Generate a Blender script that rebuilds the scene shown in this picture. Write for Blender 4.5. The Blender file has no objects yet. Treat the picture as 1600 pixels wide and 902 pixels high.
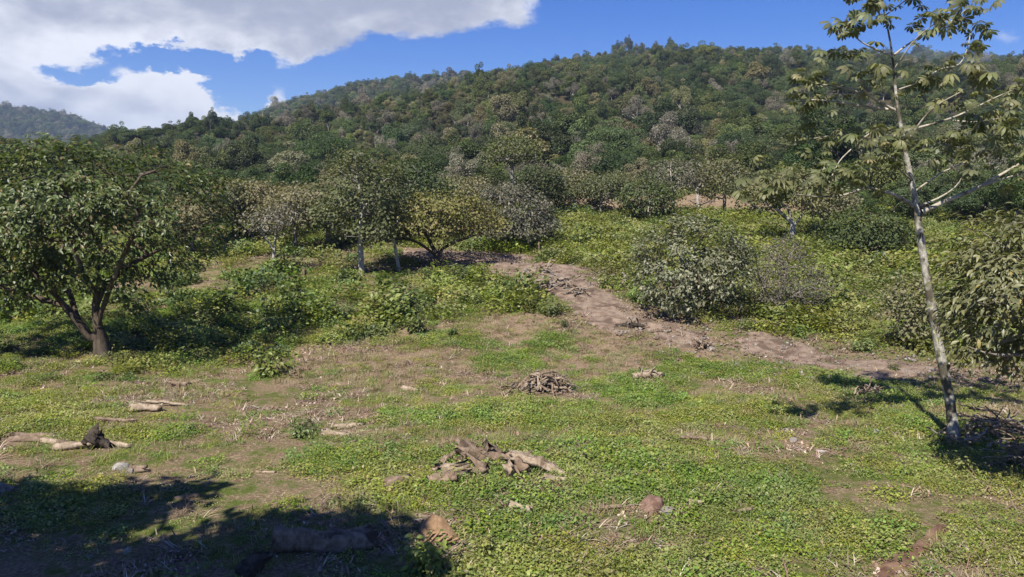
import bpy, math, random
import numpy as np
from mathutils import Vector, Matrix, Euler

# =====================================================================
# camera, world, sun, exposure
# =====================================================================
sc = bpy.context.scene
C = sc.collection
FPX = 1232.0                       # focal length in photo pixels (1600 wide)
HCAM = 5.4
PITCH = math.radians(7.0)

cam = bpy.data.cameras.new("camera"); cam.sensor_width = 36.0
cam.lens = 36.0 * FPX / 1600.0
cam.clip_end = 6000.0
camo = bpy.data.objects.new("camera", cam); C.objects.link(camo)
camo.location = (0, 0, HCAM)
camo.rotation_euler = (math.radians(90) - PITCH, 0, 0)
sc.camera = camo

SUN_EL = math.radians(52.0)
SUN_AZ = math.radians(30.0)        # shadows run this far to the right of straight ahead
sun_to = Vector((-math.sin(SUN_AZ) * math.cos(SUN_EL), -math.cos(SUN_AZ) * math.cos(SUN_EL), math.sin(SUN_EL)))
sl = bpy.data.lights.new("sun", 'SUN'); sl.energy = 5.0; sl.angle = math.radians(0.5)
sl.color = (1.0, 0.93, 0.82)
so = bpy.data.objects.new("sun", sl); C.objects.link(so)
so.rotation_euler = sun_to.to_track_quat('Z', 'Y').to_euler()
so.location = (-30, -40, 60)

sc.view_settings.view_transform = 'Standard'
sc.view_settings.look = 'None'
sc.view_settings.gamma = 1.0
sc.view_settings.exposure = 0.98
sc.view_settings.use_curve_mapping = False
cy = sc.cycles
cy.max_bounces = 5; cy.diffuse_bounces = 3; cy.glossy_bounces = 2
cy.transmission_bounces = 3; cy.volume_bounces = 0; cy.transparent_max_bounces = 4
cy.use_denoising = True
cy.caustics_reflective = False; cy.caustics_refractive = False


def ray(px, py):
    """direction of a photo pixel, scaled to run 1 m per metre of depth (world y)"""
    cx = (px - 800.0) / FPX; cz = (451.0 - py) / FPX
    dy = math.cos(PITCH) + cz * math.sin(PITCH)
    dz = -math.sin(PITCH) + cz * math.cos(PITCH)
    return cx / dy, dz / dy


def at(px, py, y):
    a, b = ray(px, py)
    return np.array((a * y, y, HCAM + b * y))


def project(x, y, z):
    """world -> photo pixel (arrays)"""
    y = np.maximum(y, 0.1); dz = z - HCAM
    fw = y * math.cos(PITCH) - dz * math.sin(PITCH)
    up = y * math.sin(PITCH) + dz * math.cos(PITCH)
    return 800 + FPX * x / fw, 451 - FPX * up / fw


world = bpy.data.worlds.new("World"); sc.world = world; world.use_nodes = True
wt = world.node_tree; wt.nodes.clear()


class NB:
    """small node-graph helper"""
    def __init__(s, t): s.t = t
    def n(s, typ, **kw):
        nd = s.t.nodes.new(typ)
        for k, v in kw.items(): setattr(nd, k, v)
        return nd
    def inp(s, sock, v):
        if v is None: return
        if hasattr(v, 'is_output'): s.t.links.new(v, sock)
        else: sock.default_value = v
    def m(s, op, a, b=None, c=None, clamp=False):
        nd = s.n('ShaderNodeMath', operation=op, use_clamp=clamp)
        s.inp(nd.inputs[0], a); s.inp(nd.inputs[1], b); s.inp(nd.inputs[2], c)
        return nd.outputs[0]
    def mapr(s, v, a, b, c=0.0, d=1.0, smooth=True):
        nd = s.n('ShaderNodeMapRange', interpolation_type='SMOOTHSTEP' if smooth else 'LINEAR')
        s.inp(nd.inputs[0], v)
        for i, q in enumerate((a, b, c, d)): nd.inputs[1 + i].default_value = q
        return nd.outputs[0]
    def noise(s, vec, scale, detail=6, rough=0.55, dist=0.0):
        nd = s.n('ShaderNodeTexNoise'); s.inp(nd.inputs['Vector'], vec)
        nd.inputs['Scale'].default_value = scale; nd.inputs['Detail'].default_value = detail
        nd.inputs['Roughness'].default_value = rough; nd.inputs['Distortion'].default_value = dist
        return nd.outputs['Fac']
    def mix(s, f, a, b, bt='MIX'):
        nd = s.n('ShaderNodeMix', data_type='RGBA', blend_type=bt)
        s.inp(nd.inputs[0], f)
        for k, v in ((6, a), (7, b)):
            if isinstance(v, tuple): v = (v[0], v[1], v[2], 1.0)
            s.inp(nd.inputs[k], v)
        return nd.outputs[2]


w = NB(wt)
geo = w.n('ShaderNodeNewGeometry')
sep = w.n('ShaderNodeSeparateXYZ')
tc = w.n('ShaderNodeTexCoord')
wt.links.new(tc.outputs['Generated'], sep.inputs[0])
dx, dyy, dzz = sep.outputs
az = w.m('ARCTAN2', dx, dyy)
el = w.m('ARCSINE', dzz)
comb = w.n('ShaderNodeCombineXYZ'); wt.links.new(az, comb.inputs[0])
wt.links.new(w.m('MULTIPLY', el, 1.7), comb.inputs[1]); comb.inputs[2].default_value = 3.7
vec = comb.outputs[0]


def azel(px, py):
    a, b = ray(px, py)
    return math.atan(a), math.asin(b / math.sqrt(1 + a * a + b * b))


def blob(px, py, rx, ry, amp):
    a0, e0 = azel(px, py)
    sx = rx / FPX; sy = ry / FPX
    p = w.m('POWER', w.m('ABSOLUTE', w.m('DIVIDE', w.m('SUBTRACT', az, a0), sx)), 2.0)
    q = w.m('POWER', w.m('ABSOLUTE', w.m('DIVIDE', w.m('SUBTRACT', el, e0), sy)), 2.0)
    g = w.m('EXPONENT', w.m('MULTIPLY', w.m('ADD', p, q), -1.0))
    return w.m('MULTIPLY', g, amp)


big = w.noise(vec, 2.6, 3, 0.5)
fbm = w.noise(vec, 9.0, 9, 0.60, 0.25)
wv = w.n('ShaderNodeTexNoise'); wt.links.new(vec, wv.inputs['Vector']); wv.inputs['Scale'].default_value = 16; wv.inputs['Detail'].default_value = 7; wv.inputs['Roughness'].default_value = .62
wsep = w.n('ShaderNodeSeparateColor'); wt.links.new(wv.outputs['Color'], wsep.inputs[0])
az = w.m('ADD', az, w.m('MULTIPLY', w.m('SUBTRACT', wsep.outputs[0], .5), .10))
el = w.m('ADD', el, w.m('MULTIPLY', w.m('SUBTRACT', wsep.outputs[1], .5), .07))
fld = w.m('ADD', w.m('MULTIPLY', w.m('SUBTRACT', fbm, 0.5), 1.9), w.m('MULTIPLY', w.m('SUBTRACT', big, 0.5), 1.2))
fld = w.m('ADD', fld, 0.03)
for b in ((40, -20, 330, 120, 1.0), (330, 0, 220, 85, 0.95), (560, -10, 230, 75, 0.9), (760, 5, 110, 42, 0.75),
          (-80, 120, 170, 150, 0.9), (220, 165, 130, 60, 1.0), (80, 150, 130, 60, .8), (300, 120, 26, 30, 0.5), (340, 185, 55, 30, 0.7),
          (440, 160, 40, 38, 0.72), (512, 132, 28, 15, 0.62), (430, 80, 60, 40, .55),
          (120, 113, 52, 21, -1.6), (60, 110, 40, 14, -.8), (300, 92, 60, 22, -.8), (395, 120, 40, 60, -.7), (235, 92, 110, 17, -1.35), (165, 122, 50, 16, -1.0), (352, 125, 34, 44, -1.2), (398, 165, 20, 45, -.9), (560, 122, 160, 32, -.9), (480, 150, 24, 24, -.5),
          (1100, 20, 300, 110, -0.75), (900, 70, 260, 60, -0.5), (1560, 60, 60, 22, 0.45), (1300, 40, 200, 70, -.35), (600, 100, 120, 30, -.3), (700, 100, 150, 40, -.4)):
    fld = w.m('ADD', fld, blob(*b))
alpha = w.mapr(fld, 0.16, 0.74)
up_ = w.n('ShaderNodeVectorMath', operation='ADD'); wt.links.new(vec, up_.inputs[0]); up_.inputs[1].default_value = (-.012, .035, 0)
rel = w.m('SUBTRACT', w.noise(vec, 11.0, 6, 0.5, .2), w.noise(up_.outputs[0], 11.0, 6, 0.5, .2))
shade = w.m('ADD', w.noise(vec, 4.0, 4, 0.5), w.m('MULTIPLY', rel, 1.1))
shade = w.m('ADD', w.m('MULTIPLY', shade, 0.8), w.m('ADD', w.m('MULTIPLY', wsep.outputs[2], .25), w.m('MULTIPLY', w.mapr(fld, 1.6, 0.5), 0.12)))
shade = w.m('ADD', shade, w.m('ADD', blob(230, 140, 200, 70, .22), blob(430, 150, 60, 40, .2)))
shade = w.m('ADD', shade, blob(350, 10, 600, 80, -.16))
ccol = w.mix(w.mapr(shade, 0.28, 0.86), (0.38, 0.41, 0.52), (0.92, 0.93, 0.98))
sky = w.n('ShaderNodeTexSky', sky_type='NISHITA', sun_disc=False, sun_elevation=SUN_EL,
          sun_rotation=math.atan2(sun_to.x, sun_to.y), altitude=1500.0, air_density=1.0, dust_density=0.15, ozone_density=4.0)
hs = w.n('ShaderNodeHueSaturation'); wt.links.new(sky.outputs[0], hs.inputs['Color'])
hs.inputs['Saturation'].default_value = 1.4; hs.inputs['Value'].default_value = 1.0; hs.inputs['Hue'].default_value = 0.522
bg1 = w.n('ShaderNodeBackground'); wt.links.new(hs.outputs[0], bg1.inputs[0]); bg1.inputs[1].default_value = 0.067
bg2 = w.n('ShaderNodeBackground'); wt.links.new(ccol, bg2.inputs[0]); bg2.inputs[1].default_value = 0.57
mx = w.n('ShaderNodeMixShader'); wt.links.new(alpha, mx.inputs[0])
wt.links.new(bg1.outputs[0], mx.inputs[1]); wt.links.new(bg2.outputs[0], mx.inputs[2])
wo = w.n('ShaderNodeOutputWorld'); wt.links.new(mx.outputs[0], wo.inputs[0])

# =====================================================================
# numeric helpers
# =====================================================================
RNG = np.random.default_rng(11)


def _h(ix, iy, seed):
    n = (ix.astype(np.int64) * 374761393 + iy.astype(np.int64) * 668265263 + seed * 974711) & 0x7fffffff
    n = ((n ^ (n >> 13)) * 1274126177) & 0x7fffffff
    return ((n ^ (n >> 16)) & 0xffff) / 65535.0


def vnoise(x, y, seed=0):
    x = np.asarray(x, float); y = np.asarray(y, float)
    ix = np.floor(x); iy = np.floor(y); fx = x - ix; fy = y - iy
    fx = fx * fx * (3 - 2 * fx); fy = fy * fy * (3 - 2 * fy)
    a = _h(ix, iy, seed); b = _h(ix + 1, iy, seed); c = _h(ix, iy + 1, seed); d = _h(ix + 1, iy + 1, seed)
    return (a * (1 - fx) + b * fx) * (1 - fy) + (c * (1 - fx) + d * fx) * fy


def fbm2(x, y, oct=4, seed=0):
    s = 0; a = 0.5; t = 0
    for i in range(oct):
        s = s + a * vnoise(np.asarray(x) * 2 ** i, np.asarray(y) * 2 ** i, seed + i * 17); t += a; a *= 0.5
    return s / t


# ------------------------------------------------------------------ terrain
_py = np.array([-400, -60, 0, 22, 26, 44, 60, 90, 2000.0]); _pz = np.array([16, 4.4, 0.6, 0, 0.15, 2.0, 3.15, 4.6, 4.6])
_gy = np.linspace(-400, 2000, 9601); _gz = np.interp(_gy, _py, _pz)
_k = np.hanning(33); _k /= _k.sum(); _gz = np.convolve(np.pad(_gz, 16, mode='edge'), _k, 'valid')
_ridge = [(-500, 262, 250), (0, 250, 265), (200, 240, 275), (300, 230, 285), (400, 217, 300), (480, 196, 320), (560, 174, 340),
          (640, 160, 360), (740, 143, 390), (800, 121, 410), (870, 106, 430), (980, 89, 450), (1100, 88, 460), (1200, 86, 460),
          (1290, 94, 450), (1400, 124, 430), (1500, 160, 400), (1600, 195, 380), (2000, 250, 340)]
_R = np.array([at(*r) for r in _ridge])
_R = np.vstack(([-900, 260, 20], _R, [900, 330, 22]))


def height(x, y):
    x = np.asarray(x, float); y = np.asarray(y, float)
    z = np.interp(y, _gy, _gz)
    nearfade = np.clip((y - 3) / 10, 0, 1)
    z = z + (fbm2(x * .12, y * .12, 3, 5) - .5) * .5 * nearfade * np.clip(1 - (y - 60) / 60, 0, 1)
    z = z + (fbm2(x * .7, y * .7, 3, 9) - .5) * .13 * np.clip(1 - (y - 50) / 50, 0, 1)
    ry = np.interp(x, _R[:, 0], _R[:, 1]); rz = np.interp(x, _R[:, 0], _R[:, 2])
    t = (y - 92) / (ry - 92)
    tc_ = np.clip(t, 0, 1)
    hill = (rz - 4.6) * (tc_ ** 1.06)
    bump = (fbm2(x * .014 + 3, y * .014, 4, 21) - .5) * 22 * np.clip(t * 3, 0, 1) * np.clip((1.0 - t) * 3, 0, 1)
    over = np.clip(y - ry, 0, 600)
    uu = x / np.maximum(y, 1.0)
    bk = np.clip((y - 68) / 7, 0, 1); bk = bk * bk * (3 - 2 * bk) * np.clip((uu - .0) / .06, 0, 1) * np.clip((.50 - uu) / .08, 0, 1)
    z = z + 1.15 * bk * np.clip((140 - y) / 40, 0, 1)
    return z + np.where(t > 0, hill + bump - 0.16 * over * (rz > 12), 0)


def hz(x, y): return float(height(np.array([x]), np.array([y]))[0])


def gnd(px, py):
    """ground point seen at a photo pixel"""
    a, b = ray(px, py)
    ys = np.concatenate((np.arange(4, 60, .04), np.arange(60, 520, .25)))
    d = HCAM + b * ys - height(a * ys, ys)
    i = np.argmax(d < 0)
    if d[i] >= 0: i = len(ys) - 1
    y = ys[i]
    return np.array((a * y, y, hz(a * y, y)))


def mpp(y): return y / FPX


# ------------------------------------------------------------------ meshes
def mk_mesh(name, V, F, mat, rnd=None, smooth=False):
    V = np.ascontiguousarray(V, np.float32); F = np.ascontiguousarray(F, np.int32)
    me = bpy.data.meshes.new(name)
    n = F.shape[1]
    me.vertices.add(len(V)); me.vertices.foreach_set('co', V.ravel())
    me.loops.add(F.size); me.loops.foreach_set('vertex_index', F.ravel())
    me.polygons.add(len(F)); me.polygons.foreach_set('loop_start', np.arange(0, F.size, n, dtype=np.int32))
    if smooth: me.polygons.foreach_set('use_smooth', np.ones(len(F), bool))
    if rnd is not None:
        a = me.attributes.new('rnd', 'FLOAT', 'POINT'); a.data.foreach_set('value', np.ascontiguousarray(rnd, np.float32))
    me.materials.append(mat)
    me.update(calc_edges=True); me.validate()
    return me


def link(name, data, parent=None, label=None, cat=None, group=None, kind=None, loc=None, rot=None, scl=None):
    o = bpy.data.objects.new(name, data); C.objects.link(o)
    if parent is not None: o.parent = parent
    if loc is not None: o.location = [float(q) for q in loc]
    if rot is not None: o.rotation_euler = [float(q) for q in rot]
    if scl is not None: o.scale = (scl,) * 3 if np.isscalar(scl) else [float(q) for q in scl]
    if label: o['label'] = label
    if cat: o['category'] = cat
    if group: o['group'] = group
    if kind: o['kind'] = kind
    return o


def joinm(parts):
    """[(V,F,rnd)] with equal face size -> one"""
    Vs, Fs, Rs, k = [], [], [], 0
    for V, F, r in parts:
        Vs.append(V); Fs.append(F + k); Rs.append(r); k += len(V)
    return np.vstack(Vs), np.vstack(Fs), np.concatenate(Rs)


def norm(v): return v / np.maximum(np.linalg.norm(v, axis=-1, keepdims=True), 1e-9)


# leaf templates: (verts, tris); y runs along the leaf
def T_diamond(w_=.3, fold=.10, droop=.1):
    V = np.array([(0, 0, 0), (-w_, .48, fold), (0, 1, -droop), (w_, .48, fold)], float)
    return V, np.array([(0, 2, 1), (0, 3, 2)])


def T_oval(w_=.27, fold=.09, droop=.14):
    V = np.array([(0, 0, 0), (-w_, .38, fold), (-w_ * .7, .74, fold * .5), (0, 1, -droop), (w_ * .7, .74, fold * .5), (w_, .38, fold), (0, .5, 0)], float)
    return V, np.array([(0, 6, 1), (1, 6, 2), (2, 6, 3), (3, 6, 4), (4, 6, 5), (5, 6, 0)])


def T_palm(n=9, droop=.3, seed=0):
    r = np.random.default_rng(seed); Vs = []; Fs = []
    for i in range(n):
        a = -2.55 + 5.1 * i / (n - 1) + r.normal(0, .04); l = (1.0 - .35 * abs(a) / 2.6) * r.uniform(.9, 1.08)
        d = np.array((math.sin(a), math.cos(a), 0)); s = np.array((math.cos(a), -math.sin(a), 0))
        k = len(Vs) * 1
        b = 6 * i
        Vs += [d * .05, d * l * .45 - s * .13 * l + (0, 0, -.02), d * l * .75 - s * .19 * l + (0, 0, -droop * .45),
               d * l + (0, 0, -droop), d * l * .75 + s * .19 * l + (0, 0, -droop * .45), d * l * .45 + s * .13 * l + (0, 0, -.02)]
        Fs += [(b, b + 5, b + 1), (b + 1, b + 5, b + 4), (b + 1, b + 4, b + 2), (b + 2, b + 4, b + 3)]
    return np.array(Vs), np.array(Fs)


def T_pinnate(n=5, w_=.14):
    Vs = []; Fs = []
    for i in range(n):
        for s in (-1, 1):
            y0 = .15 + .8 * i / n; l = .34 * (1 - .25 * abs(i - n / 2) / n); b = len(Vs)
            c = np.array((0, y0, -.25 * y0 * y0)); d = np.array((s * .8, .55, -.25)); sd = np.array((.5, -.8 * s, .1)) * s
            Vs += [c, c + d * l * .5 - sd * w_ * .5, c + d * l, c + d * l * .5 + sd * w_ * .5]
            Fs += [(b, b + 1, b + 2), (b, b + 2, b + 3)]
    b = len(Vs); Vs += [(0, 1, -.25), (-.09, 1.15, -.36), (0, 1.32, -.5), (.09, 1.15, -.36)]; Fs += [(b, b + 1, b + 2), (b, b + 2, b + 3)]
    return np.array(Vs, float), np.array(Fs)


def leaf_frames(N, rng, up=1.0, rand=.7, out=None, outw=.5, droop=.2):
    n = np.zeros((N, 3)); n[:, 2] = up
    n = n + rng.normal(0, rand, (N, 3)) * np.array((1, 1, .6))
    if out is not None: n = n + out * outw
    n = norm(n)
    a = rng.normal(0, 1, (N, 3))
    if out is not None: a = a + out * 1.0
    a[:, 2] -= droop * 2
    a = norm(a - n * (a * n).sum(1, keepdims=True))
    s = np.cross(a, n)
    return s, a, n


def place(tmpl, P, frames, size, rng):
    TV, TF = tmpl; N = len(P); s, a, n = frames
    V = (TV[None, :, 0:1] * s[:, None] + TV[None, :, 1:2] * a[:, None] + TV[None, :, 2:3] * n[:, None]) * size[:, None, None] + P[:, None]
    F = TF[None] + (np.arange(N) * len(TV))[:, None, None]
    r = np.repeat(rng.random(N), len(TV))
    return V.reshape(-1, 3), F.reshape(-1, 3), r


def tube(pts, rad, sides=6, rng=None, rough=0.0):
    """tapered tube along a polyline -> quads"""
    pts = np.asarray(pts, float); rad = np.asarray(rad, float); n = len(pts)
    t = norm(np.gradient(pts, axis=0)); up = np.array((.31, .17, .93)) if abs(t[0, 2]) < .8 else np.array((1., .1, 0))
    u = norm(np.cross(t, up)); v = np.cross(t, u)
    a = np.arange(sides) * 2 * math.pi / sides
    rr = rad[:, None] * np.ones(sides)
    if rough and rng is not None: rr = rr * (1 + rng.normal(0, rough, (n, sides)))
    V = pts[:, None] + rr[..., None] * (np.cos(a)[None, :, None] * u[:, None] + np.sin(a)[None, :, None] * v[:, None])
    i = np.arange(n - 1)[:, None] * sides; j = np.arange(sides)[None]; j2 = (j + 1) % sides
    F = np.stack((i + j, i + j2, i + sides + j2, i + sides + j), -1).reshape(-1, 4)
    return V.reshape(-1, 3), F, np.zeros(n * sides)


# ------------------------------------------------------------------ tree skeletons
def resample(P, step):
    P = np.asarray(P, float); d = np.r_[0, np.cumsum(np.linalg.norm(np.diff(P, axis=0), axis=1))]
    n = max(2, int(d[-1] / step) + 1); s = np.linspace(0, d[-1], n)
    # catmull-like smoothing by cubic-ish interpolation
    Q = np.stack([np.interp(s, d, P[:, k]) for k in range(3)], 1)
    for _ in range(2):
        if n > 2: Q[1:-1] = .25 * Q[:-2] + .5 * Q[1:-1] + .25 * Q[2:]
    return Q


def skeleton(stems, tips, rng, base_r, tip_r, seg=.3, below=1.2, wig=.06, e=2.2):
    pos = []; par = []
    for k, S in enumerate(stems):
        Q = resample(S, seg)
        start = -1
        if k > 0:
            A = np.array(pos); start = int(np.argmin(np.linalg.norm(A - Q[0], axis=1)))
        prev = start
        for i, q in enumerate(Q):
            if k > 0 and i == 0 and np.linalg.norm(pos[start] - q) < seg * .7: continue
            pos.append(q); par.append(prev); prev = len(pos) - 1
    n0 = len(pos); core = np.array(pos)
    if len(tips):
        dd = np.min(np.linalg.norm(tips[:, None] - core[None], axis=2), axis=1)
        P = np.zeros((n0 + len(tips) * 14, 3)); P[:n0] = core; n = n0
        minz = core[:, 2].min()
        low = core[0, 2] + .35 * (core[:, 2].max() - core[0, 2])
        for k in np.argsort(dd):
            t = tips[k]; D = P[:n] - t; d = np.linalg.norm(D, axis=1)
            cost = d + below * np.maximum(D[:, 2], 0) + .25 * np.maximum(0, low - P[:n, 2])
            j = int(np.argmin(cost)); m = min(12, max(1, int(d[j] / seg)))
            a = P[j]; pd = norm(a - P[par[j]]) if par[j] >= 0 else np.array((0, 0, 1.))
            ctrl = a + pd * d[j] * .35 + rng.normal(0, wig, 3) * d[j]
            prev = j
            for q in range(1, m + 1):
                f = q / m; b = (1 - f) ** 2 * a + 2 * f * (1 - f) * ctrl + f * f * t
                if q < m: b = b + rng.normal(0, wig * seg, 3)
                P[n] = b; par.append(prev); prev = n; n += 1
        P = P[:n]
    else: P = core
    n = len(P); par = np.array(par)
    r = np.zeros(n); ch = [[] for _ in range(n)]
    for i in range(n):
        if par[i] >= 0: ch[par[i]].append(i)
    acc = np.zeros(n)
    for i in range(n - 1, -1, -1):
        if not ch[i]: acc[i] = tip_r ** e
        r[i] = acc[i] ** (1 / e)
        if par[i] >= 0: acc[par[i]] += acc[i]
    k = math.log(base_r / tip_r) / max(1e-6, math.log(r[0] / tip_r)) if r[0] > tip_r * 1.01 else 1
    r = tip_r * (r / tip_r) ** k
    return P, par, r, ch, n0


def chains(P, par, r, ch):
    out = []; stack = [(0, -1)]
    while stack:
        i, p = stack.pop(); c = [p, i] if p >= 0 else [i]
        while ch[i]:
            k = sorted(ch[i], key=lambda q: -r[q])
            for q in k[1:]: stack.append((q, i))
            i = k[0]; c.append(i)
        if len(c) > 1: out.append(c)
    return out


def wood(P, par, r, ch, rng, flare=True, minr=0.0):
    parts_t, parts_b = [], []
    for k, c in enumerate(chains(P, par, r, ch)):
        rr = r[c].copy()
        if k > 0: rr[0] = min(rr[0], rr[1] * 1.15)
        elif flare: rr[0] *= 1.5; rr[1] *= 1.15
        if rr.max() < minr: continue
        sides = 9 if rr.max() > .1 else 6 if rr.max() > .04 else 4 if rr.max() > .015 else 3
        q = tube(P[c], rr, sides, rng, .07 if rr.max() > .05 else 0)
        (parts_t if k == 0 else parts_b).append(q)
    return joinm(parts_t), (joinm(parts_b) if parts_b else None)


def lobe_tips(lobes, n, rng, shell=.55):
    """tips in a union of ellipsoids, biased to their shells"""
    vol = np.array([l[3] * l[4] * l[5] for l in lobes]) ** .67; vol /= vol.sum()
    out = []
    for l, k in zip(lobes, rng.multinomial(n, vol)):
        d = norm(rng.normal(0, 1, (k, 3))); rad = rng.random(k) ** (1 / 3) * (1 - shell) + shell * rng.uniform(.85, 1.03, k)
        out.append(np.array(l[:3]) + d * rad[:, None] * np.array(l[3:6]))
    return np.vstack(out)


# =====================================================================
# materials
# =====================================================================
MATS = {}


def newmat(name):
    m = bpy.data.materials.new(name); m.use_nodes = True; m.node_tree.nodes.clear(); MATS[name] = m
    return m, NB(m.node_tree)


def leaf_mat(name, c1, c2, c3=None, f3=.08, tr=.28, rough=.5, spec=.25, jit=.35, hue=.03, tgain=1.25):
    m, b = newmat(name)
    at_ = b.n('ShaderNodeAttribute', attribute_name='rnd'); f = at_.outputs['Fac']
    oi = b.n('ShaderNodeObjectInfo')
    col = b.mix(f, c1, c2)
    if c3 is not None: col = b.mix(b.m('GREATER_THAN', b.m('FRACT', b.m('MULTIPLY', f, 37.7)), 1 - f3), col, c3)
    h = b.n('ShaderNodeHueSaturation'); b.inp(h.inputs['Color'], col)
    b.inp(h.inputs['Value'], b.mapr(oi.outputs['Random'], 0, 1, 1 - jit * .5, 1 + jit * .5, False))
    b.inp(h.inputs['Hue'], b.mapr(b.m('FRACT', b.m('MULTIPLY', oi.outputs['Random'], 7.3)), 0, 1, .5 - hue, .5 + hue, False))
    b.inp(h.inputs['Saturation'], b.mapr(b.m('FRACT', b.m('MULTIPLY', oi.outputs['Random'], 13.1)), 0, 1, .8, 1.08, False))
    p = b.n('ShaderNodeBsdfPrincipled'); b.inp(p.inputs['Base Color'], h.outputs[0])
    p.inputs['Roughness'].default_value = rough; p.inputs['Specular IOR Level'].default_value = spec
    t = b.n('ShaderNodeBsdfTranslucent')
    b.inp(t.inputs[0], b.mix(1.0, h.outputs[0], (tgain, tgain * 1.08, tgain * .5), 'MULTIPLY'))
    x = b.n('ShaderNodeMixShader'); x.inputs[0].default_value = tr
    m.node_tree.links.new(p.outputs[0], x.inputs[1]); m.node_tree.links.new(t.outputs[0], x.inputs[2])
    o = b.n('ShaderNodeOutputMaterial'); m.node_tree.links.new(x.outputs[0], o.inputs[0])
    return m


def rough_mat(name, c1, c2, c3=None, scale=6.0, stretch=(1, 1, 1), bump=.75, rough=.85, t3=.62, obj=True, bscale=3.0):
    """mottled solid: bark, wood, rock, soil"""
    m, b = newmat(name)
    tcn = b.n('ShaderNodeTexCoord'); mp = b.n('ShaderNodeMapping'); mp.inputs['Scale'].default_value = stretch
    b.inp(mp.inputs[0], tcn.outputs['Object'] if obj else b.n('ShaderNodeNewGeometry').outputs['Position'])
    v = mp.outputs[0]
    n1 = b.noise(v, scale, 8, .62); n2 = b.noise(v, scale * .35, 4, .5, .3); n3 = b.noise(v, scale * bscale, 6, .65)
    col = b.mix(b.mapr(n1, .32, .68), c1, c2)
    if c3 is not None: col = b.mix(b.mapr(n2, t3 - .05, t3 + .05), col, c3)
    col = b.mix(b.mapr(n3, .3, .7), b.mix(1.0, col, (.72, .72, .72), 'MULTIPLY'), col)
    p = b.n('ShaderNodeBsdfPrincipled'); b.inp(p.inputs['Base Color'], col)
    p.inputs['Roughness'].default_value = rough; p.inputs['Specular IOR Level'].default_value = .15
    bp = b.n('ShaderNodeBump'); bp.inputs['Strength'].default_value = bump; bp.inputs['Distance'].default_value = .03
    b.inp(bp.inputs['Height'], b.m('ADD', n1, b.m('MULTIPLY', n3, .6))); b.inp(p.inputs['Normal'], bp.outputs[0])
    o = b.n('ShaderNodeOutputMaterial'); m.node_tree.links.new(p.outputs[0], o.inputs[0])
    return m


M_bark_dark = rough_mat('bark dark', (.05, .038, .028), (.12, .095, .07), (.16, .14, .11), 5, (1, 1, .35))
M_bark_grey = rough_mat('bark grey', (.16, .145, .125), (.30, .28, .25), (.09, .08, .065), 5, (1, 1, .4))
M_bark_pale = rough_mat('bark pale', (.30, .28, .24), (.50, .47, .42), (.17, .155, .125), 3.5, (1, 1, .6), t3=.57)
M_bark_cec = rough_mat('bark cecropia', (.20, .185, .15), (.50, .48, .42), (.10, .09, .065), 11.0, (1, 1, .7), t3=.53, bump=.5)
M_bark_limb = rough_mat('bark limb', (.30, .27, .21), (.46, .42, .34), (.16, .14, .10), 5.0, t3=.60, bump=.2)
M_twig = rough_mat('bark twig', (.14, .12, .10), (.25, .22, .19), None, 8)
M_wood = rough_mat('wood weathered', (.13, .090, .062), (.27, .205, .150), (.07, .05, .036), 7, (1, 1, .18), t3=.6)
M_wood_pale = rough_mat('wood bleached', (.22, .165, .115), (.38, .31, .235), (.13, .095, .065), 7, (1, 1, .2), t3=.62)
M_wood_cut = rough_mat('wood cut', (.20, .125, .07), (.33, .215, .125), (.10, .065, .04), 5, (1, 1, .25), t3=.62)
M_wood_char = rough_mat('wood charred', (.028, .023, .019), (.085, .068, .054), None, 6)
M_rock = rough_mat('rock grey', (.17, .15, .13), (.31, .28, .25), (.10, .085, .07), 4, t3=.6)
M_rock_pale = rough_mat('rock pale', (.25, .235, .21), (.40, .38, .34), (.15, .135, .115), 4, t3=.62)
M_rock_red = rough_mat('rock red', (.13, .075, .055), (.25, .165, .125), (.24, .21, .18), 5, t3=.58, bump=.9)
M_soil = rough_mat('soil', (.145, .102, .075), (.275, .212, .162), (.115, .082, .058), 3.4, obj=False, bump=.8, t3=.58, bscale=9)
M_straw = leaf_mat('straw', (.19, .145, .085), (.32, .255, .16), (.12, .09, .06), .25, tr=.15, rough=.8, spec=.1)
M_litter = leaf_mat('leaf litter', (.13, .085, .06), (.30, .22, .155), (.44, .37, .29), .12, tr=.05, rough=.9, spec=.05)

M_l_big = leaf_mat('leaf big olive', (.046, .072, .022), (.112, .142, .048), (.18, .14, .065), .07, rough=.42, spec=.4, jit=.12, hue=.01)
M_l_cec = leaf_mat('leaf palmate', (.082, .100, .038), (.160, .168, .075), (.24, .22, .11), .10, tr=.32, rough=.5, spec=.3, jit=.45, hue=.02)
M_l_right = leaf_mat('leaf drooping', (.105, .110, .040), (.205, .195, .080), (.26, .20, .05), .03, tr=.3, rough=.42, spec=.45, jit=.1, hue=.01)
M_l_bush = leaf_mat('leaf grey green', (.115, .125, .065), (.245, .245, .155), (.05, .07, .03), .2, rough=.45, spec=.45, jit=.1, hue=.01)
M_l_yel = leaf_mat('leaf yellow green', (.105, .11, .038), (.205, .19, .072), (.20, .16, .09), .12, jit=.1, hue=.01)
M_l_grey = leaf_mat('leaf dull grey', (.080, .080, .050), (.15, .14, .098), (.21, .18, .14), .15, jit=.1, hue=.01)
M_l_mid = leaf_mat('leaf mid green', (.055, .074, .024), (.115, .132, .046), (.12, .11, .045), .08, jit=.2, hue=.02)
M_l_dark = leaf_mat('leaf dark green', (.040, .056, .021), (.085, .102, .038), None, jit=.2, hue=.02)
M_l_oliv = leaf_mat('leaf olive', (.100, .100, .042), (.190, .175, .085), (.19, .16, .09), .15, jit=.3, hue=.02)
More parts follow.
